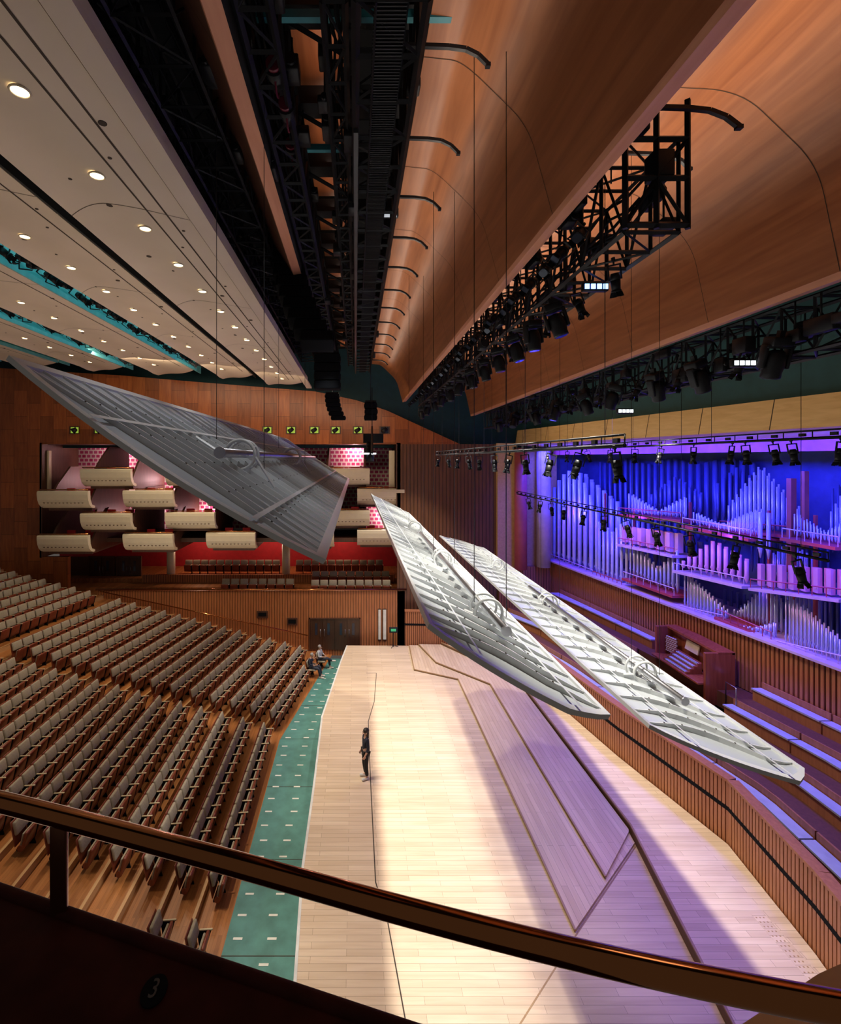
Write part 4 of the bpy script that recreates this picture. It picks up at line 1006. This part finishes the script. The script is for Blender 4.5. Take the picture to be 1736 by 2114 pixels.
cu=bpy.data.curves.new('n','FONT'); cu.body='3'; cu.size=.04; cu.align_x='CENTER'; cu.align_y='CENTER'; cu.extrude=.0006
to=bpy.data.objects.new('n',cu); C.objects.link(to); dg=bpy.context.evaluated_depsgraph_get(); me=bpy.data.meshes.new_from_object(to.evaluated_get(dg)); bpy.data.objects.remove(to)
me.materials.clear(); me.materials.append(M('number_grey',(.10,.09,.085),.6)); no=bpy.data.objects.new('number',me); C.objects.link(no); no.parent=dd; no.location=dc-pr_.location+Vector((0,0,.0045)); no.scale=(.85,1.15,1)
m=MB(); P3=[G(1500,2135,8.4),G(1690,2010,8.4),G(1790,1965,8.4),G(1900,2160,8.4)]
m.extr(P3,(0,0,-.35)); tag(m.build('side_parapet',mPale),'pale timber parapet top of the adjoining side box, lower right corner','parapet')
# ================= LIGHTS
def area(name,loc,target,sx,sy,col,e):
    l=bpy.data.lights.new(name,'AREA'); l.shape='RECTANGLE'; l.size=sx; l.size_y=sy; l.color=col; l.energy=e
    o=bpy.data.objects.new(name,l); C.objects.link(o); o.location=loc
    d=(Vector(target)-Vector(loc)).normalized(); 
    z=-d; y=Vector((0,1,0)); 
    if abs(z.dot(y))>.95: y=Vector((0,0,1))
    x=y.cross(z).normalized(); y=z.cross(x); o.rotation_euler=Matrix((x,y,z)).transposed().to_euler(); return o
def spotl(name,loc,target,ang,col,e,rad=.1,blend=.6):
    l=bpy.data.lights.new(name,'SPOT'); l.spot_size=math.radians(ang); l.spot_blend=blend; l.color=col; l.energy=e; l.shadow_soft_size=rad
    o=bpy.data.objects.new(name,l); C.objects.link(o); o.location=loc; o.rotation_euler=(Vector(target)-Vector(loc)).to_track_quat('-Z','Y').to_euler(); return o
def pt(name,loc,col,e,rad=.15):
    l=bpy.data.lights.new(name,'POINT'); l.color=col; l.energy=e; l.shadow_soft_size=rad; o=bpy.data.objects.new(name,l); C.objects.link(o); o.location=loc; return o
for k,y in enumerate((7.5,11,14.5,18,22,26)):
    spotl('stage_lamp',(3.35,y,CH+2.4),(2.6,y,0),80,(1,.93,.82),2500,.12,.5)
for k,y in enumerate((9,14,19,24)):
    spotl('front_lamp',(-6,y,CH+4.2),(.6,y,0),40,(1,.88,.74),3100,.15,.6)
for y in (12,17,22,26): spotl('stalls_lamp',(-9,y,CH+4.0),(-10,y,0),118,(1,.80,.58),1200,.2,.9)
for y in (6.5,9.5,19): spotl('reflector_fill',(-.7,y,CH+4.3),(-1.9,y,11),62,(.95,.97,1),230,.15)  # fill spots added to brighten the left reflector, no fixtures modelled
area('baffle_wash',(1.35,16,CH+4.95),(1.45,16,CH+6),.2,24,(1,.82,.64),80)
area('baffle_wash',(4.9,15,CH+4.45),(5.15,15,CH+6),.25,22,(1,.84,.66),170)
area('slot_wash',(-.5,16,CH+6.2),(-.5,16,CH+7),.2,24,(1,.65,.45),40)
area('ceiling_wash',(-8,17,3.5),(-8,17,20),12,20,(1,.86,.68),600)
area('teal_wash',(-8.5,17,CH+5.35),(-8.5,17,CH+7),.3,20,(.6,1,1),100)
area('teal_wash',(-12.4,20,CH+5.6),(-12.4,20,CH+7),.3,16,(.6,1,1),90)
area('wall_wash',(-6,24,CH+4.2),(-7,30,9),16,.4,(1,.75,.5),380)
area('fascia_fill',(8.4,16,CH+2.0),(11,16,CH+1.2),.15,20,(1,.72,.40),110)  # added warm fill that turns the fascia from bluish to yellow
for y in (26.5,22,17.5,13):
    area('organ_blue',(xd(y)+.5,y,CH+.55),(xo(y)+1.0,y,7.5),.3,4,(.03,.035,1),620)
    spotl('organ_blue_low',(xo(y)-.5,y,8.2),(xo(y)+1.2,y+1.5,8.6),150,(.05,.05,1),190,.2)
for y in (27,22.5,18,14): 
    spotl('organ_violet',(xo(y)-2.6,y-.3,9.5),(xo(y)+.3,y,6.4),74,(.85,.08,.65),170,.2)
spotl('choir_purple',(7.8,15,CH+1.3),(12.4,17,2.8),60,(.75,.5,1),250,.2)
spotl('stage_purple',(7.6,11.5,CH+1.3),(7.3,11.5,0),28,(.55,.18,1),600,.15)
spotl('choir_white',(8,21,CH+.5),(11,20,2.6),100,(1,.82,.76),1150,.2)
spotl('choir_white',(7.5,13,CH+1.0),(11.5,12.5,2.2),80,(1,.85,.80),1050,.2)
for k in range(5):
    x=-16+k*4; pt('box_glow',(x,32.9,9.6),(1,.62,.64),110); pt('box_glow',(x,32.9,11.6),(1,.62,.64),90); pt('box_glow',(x+2,32.9,7.2),(1,.62,.64),90)
for x in (-11,-6,-1): pt('terrace_glow',(x,34,5.5),(1,.65,.45),100)
pt('rail_fill',(1.2,1.8,CH+1.0),(1,.75,.6),5,.2)  # weak fill added near the camera for reflections on the brass rail
pt('side_parapet_fill',(2.1,2.2,10.0),(1,.75,.55),3,.1)  # small fill added to lift the side parapet out of the dark
w=bpy.data.worlds.new('world'); sc.world=w; w.use_nodes=True; w.node_tree.nodes['Background'].inputs[0].default_value=(.9,.78,.7,1); w.node_tree.nodes['Background'].inputs[1].default_value=.09
print('objects',len(bpy.data.objects),'seats',len(spots))
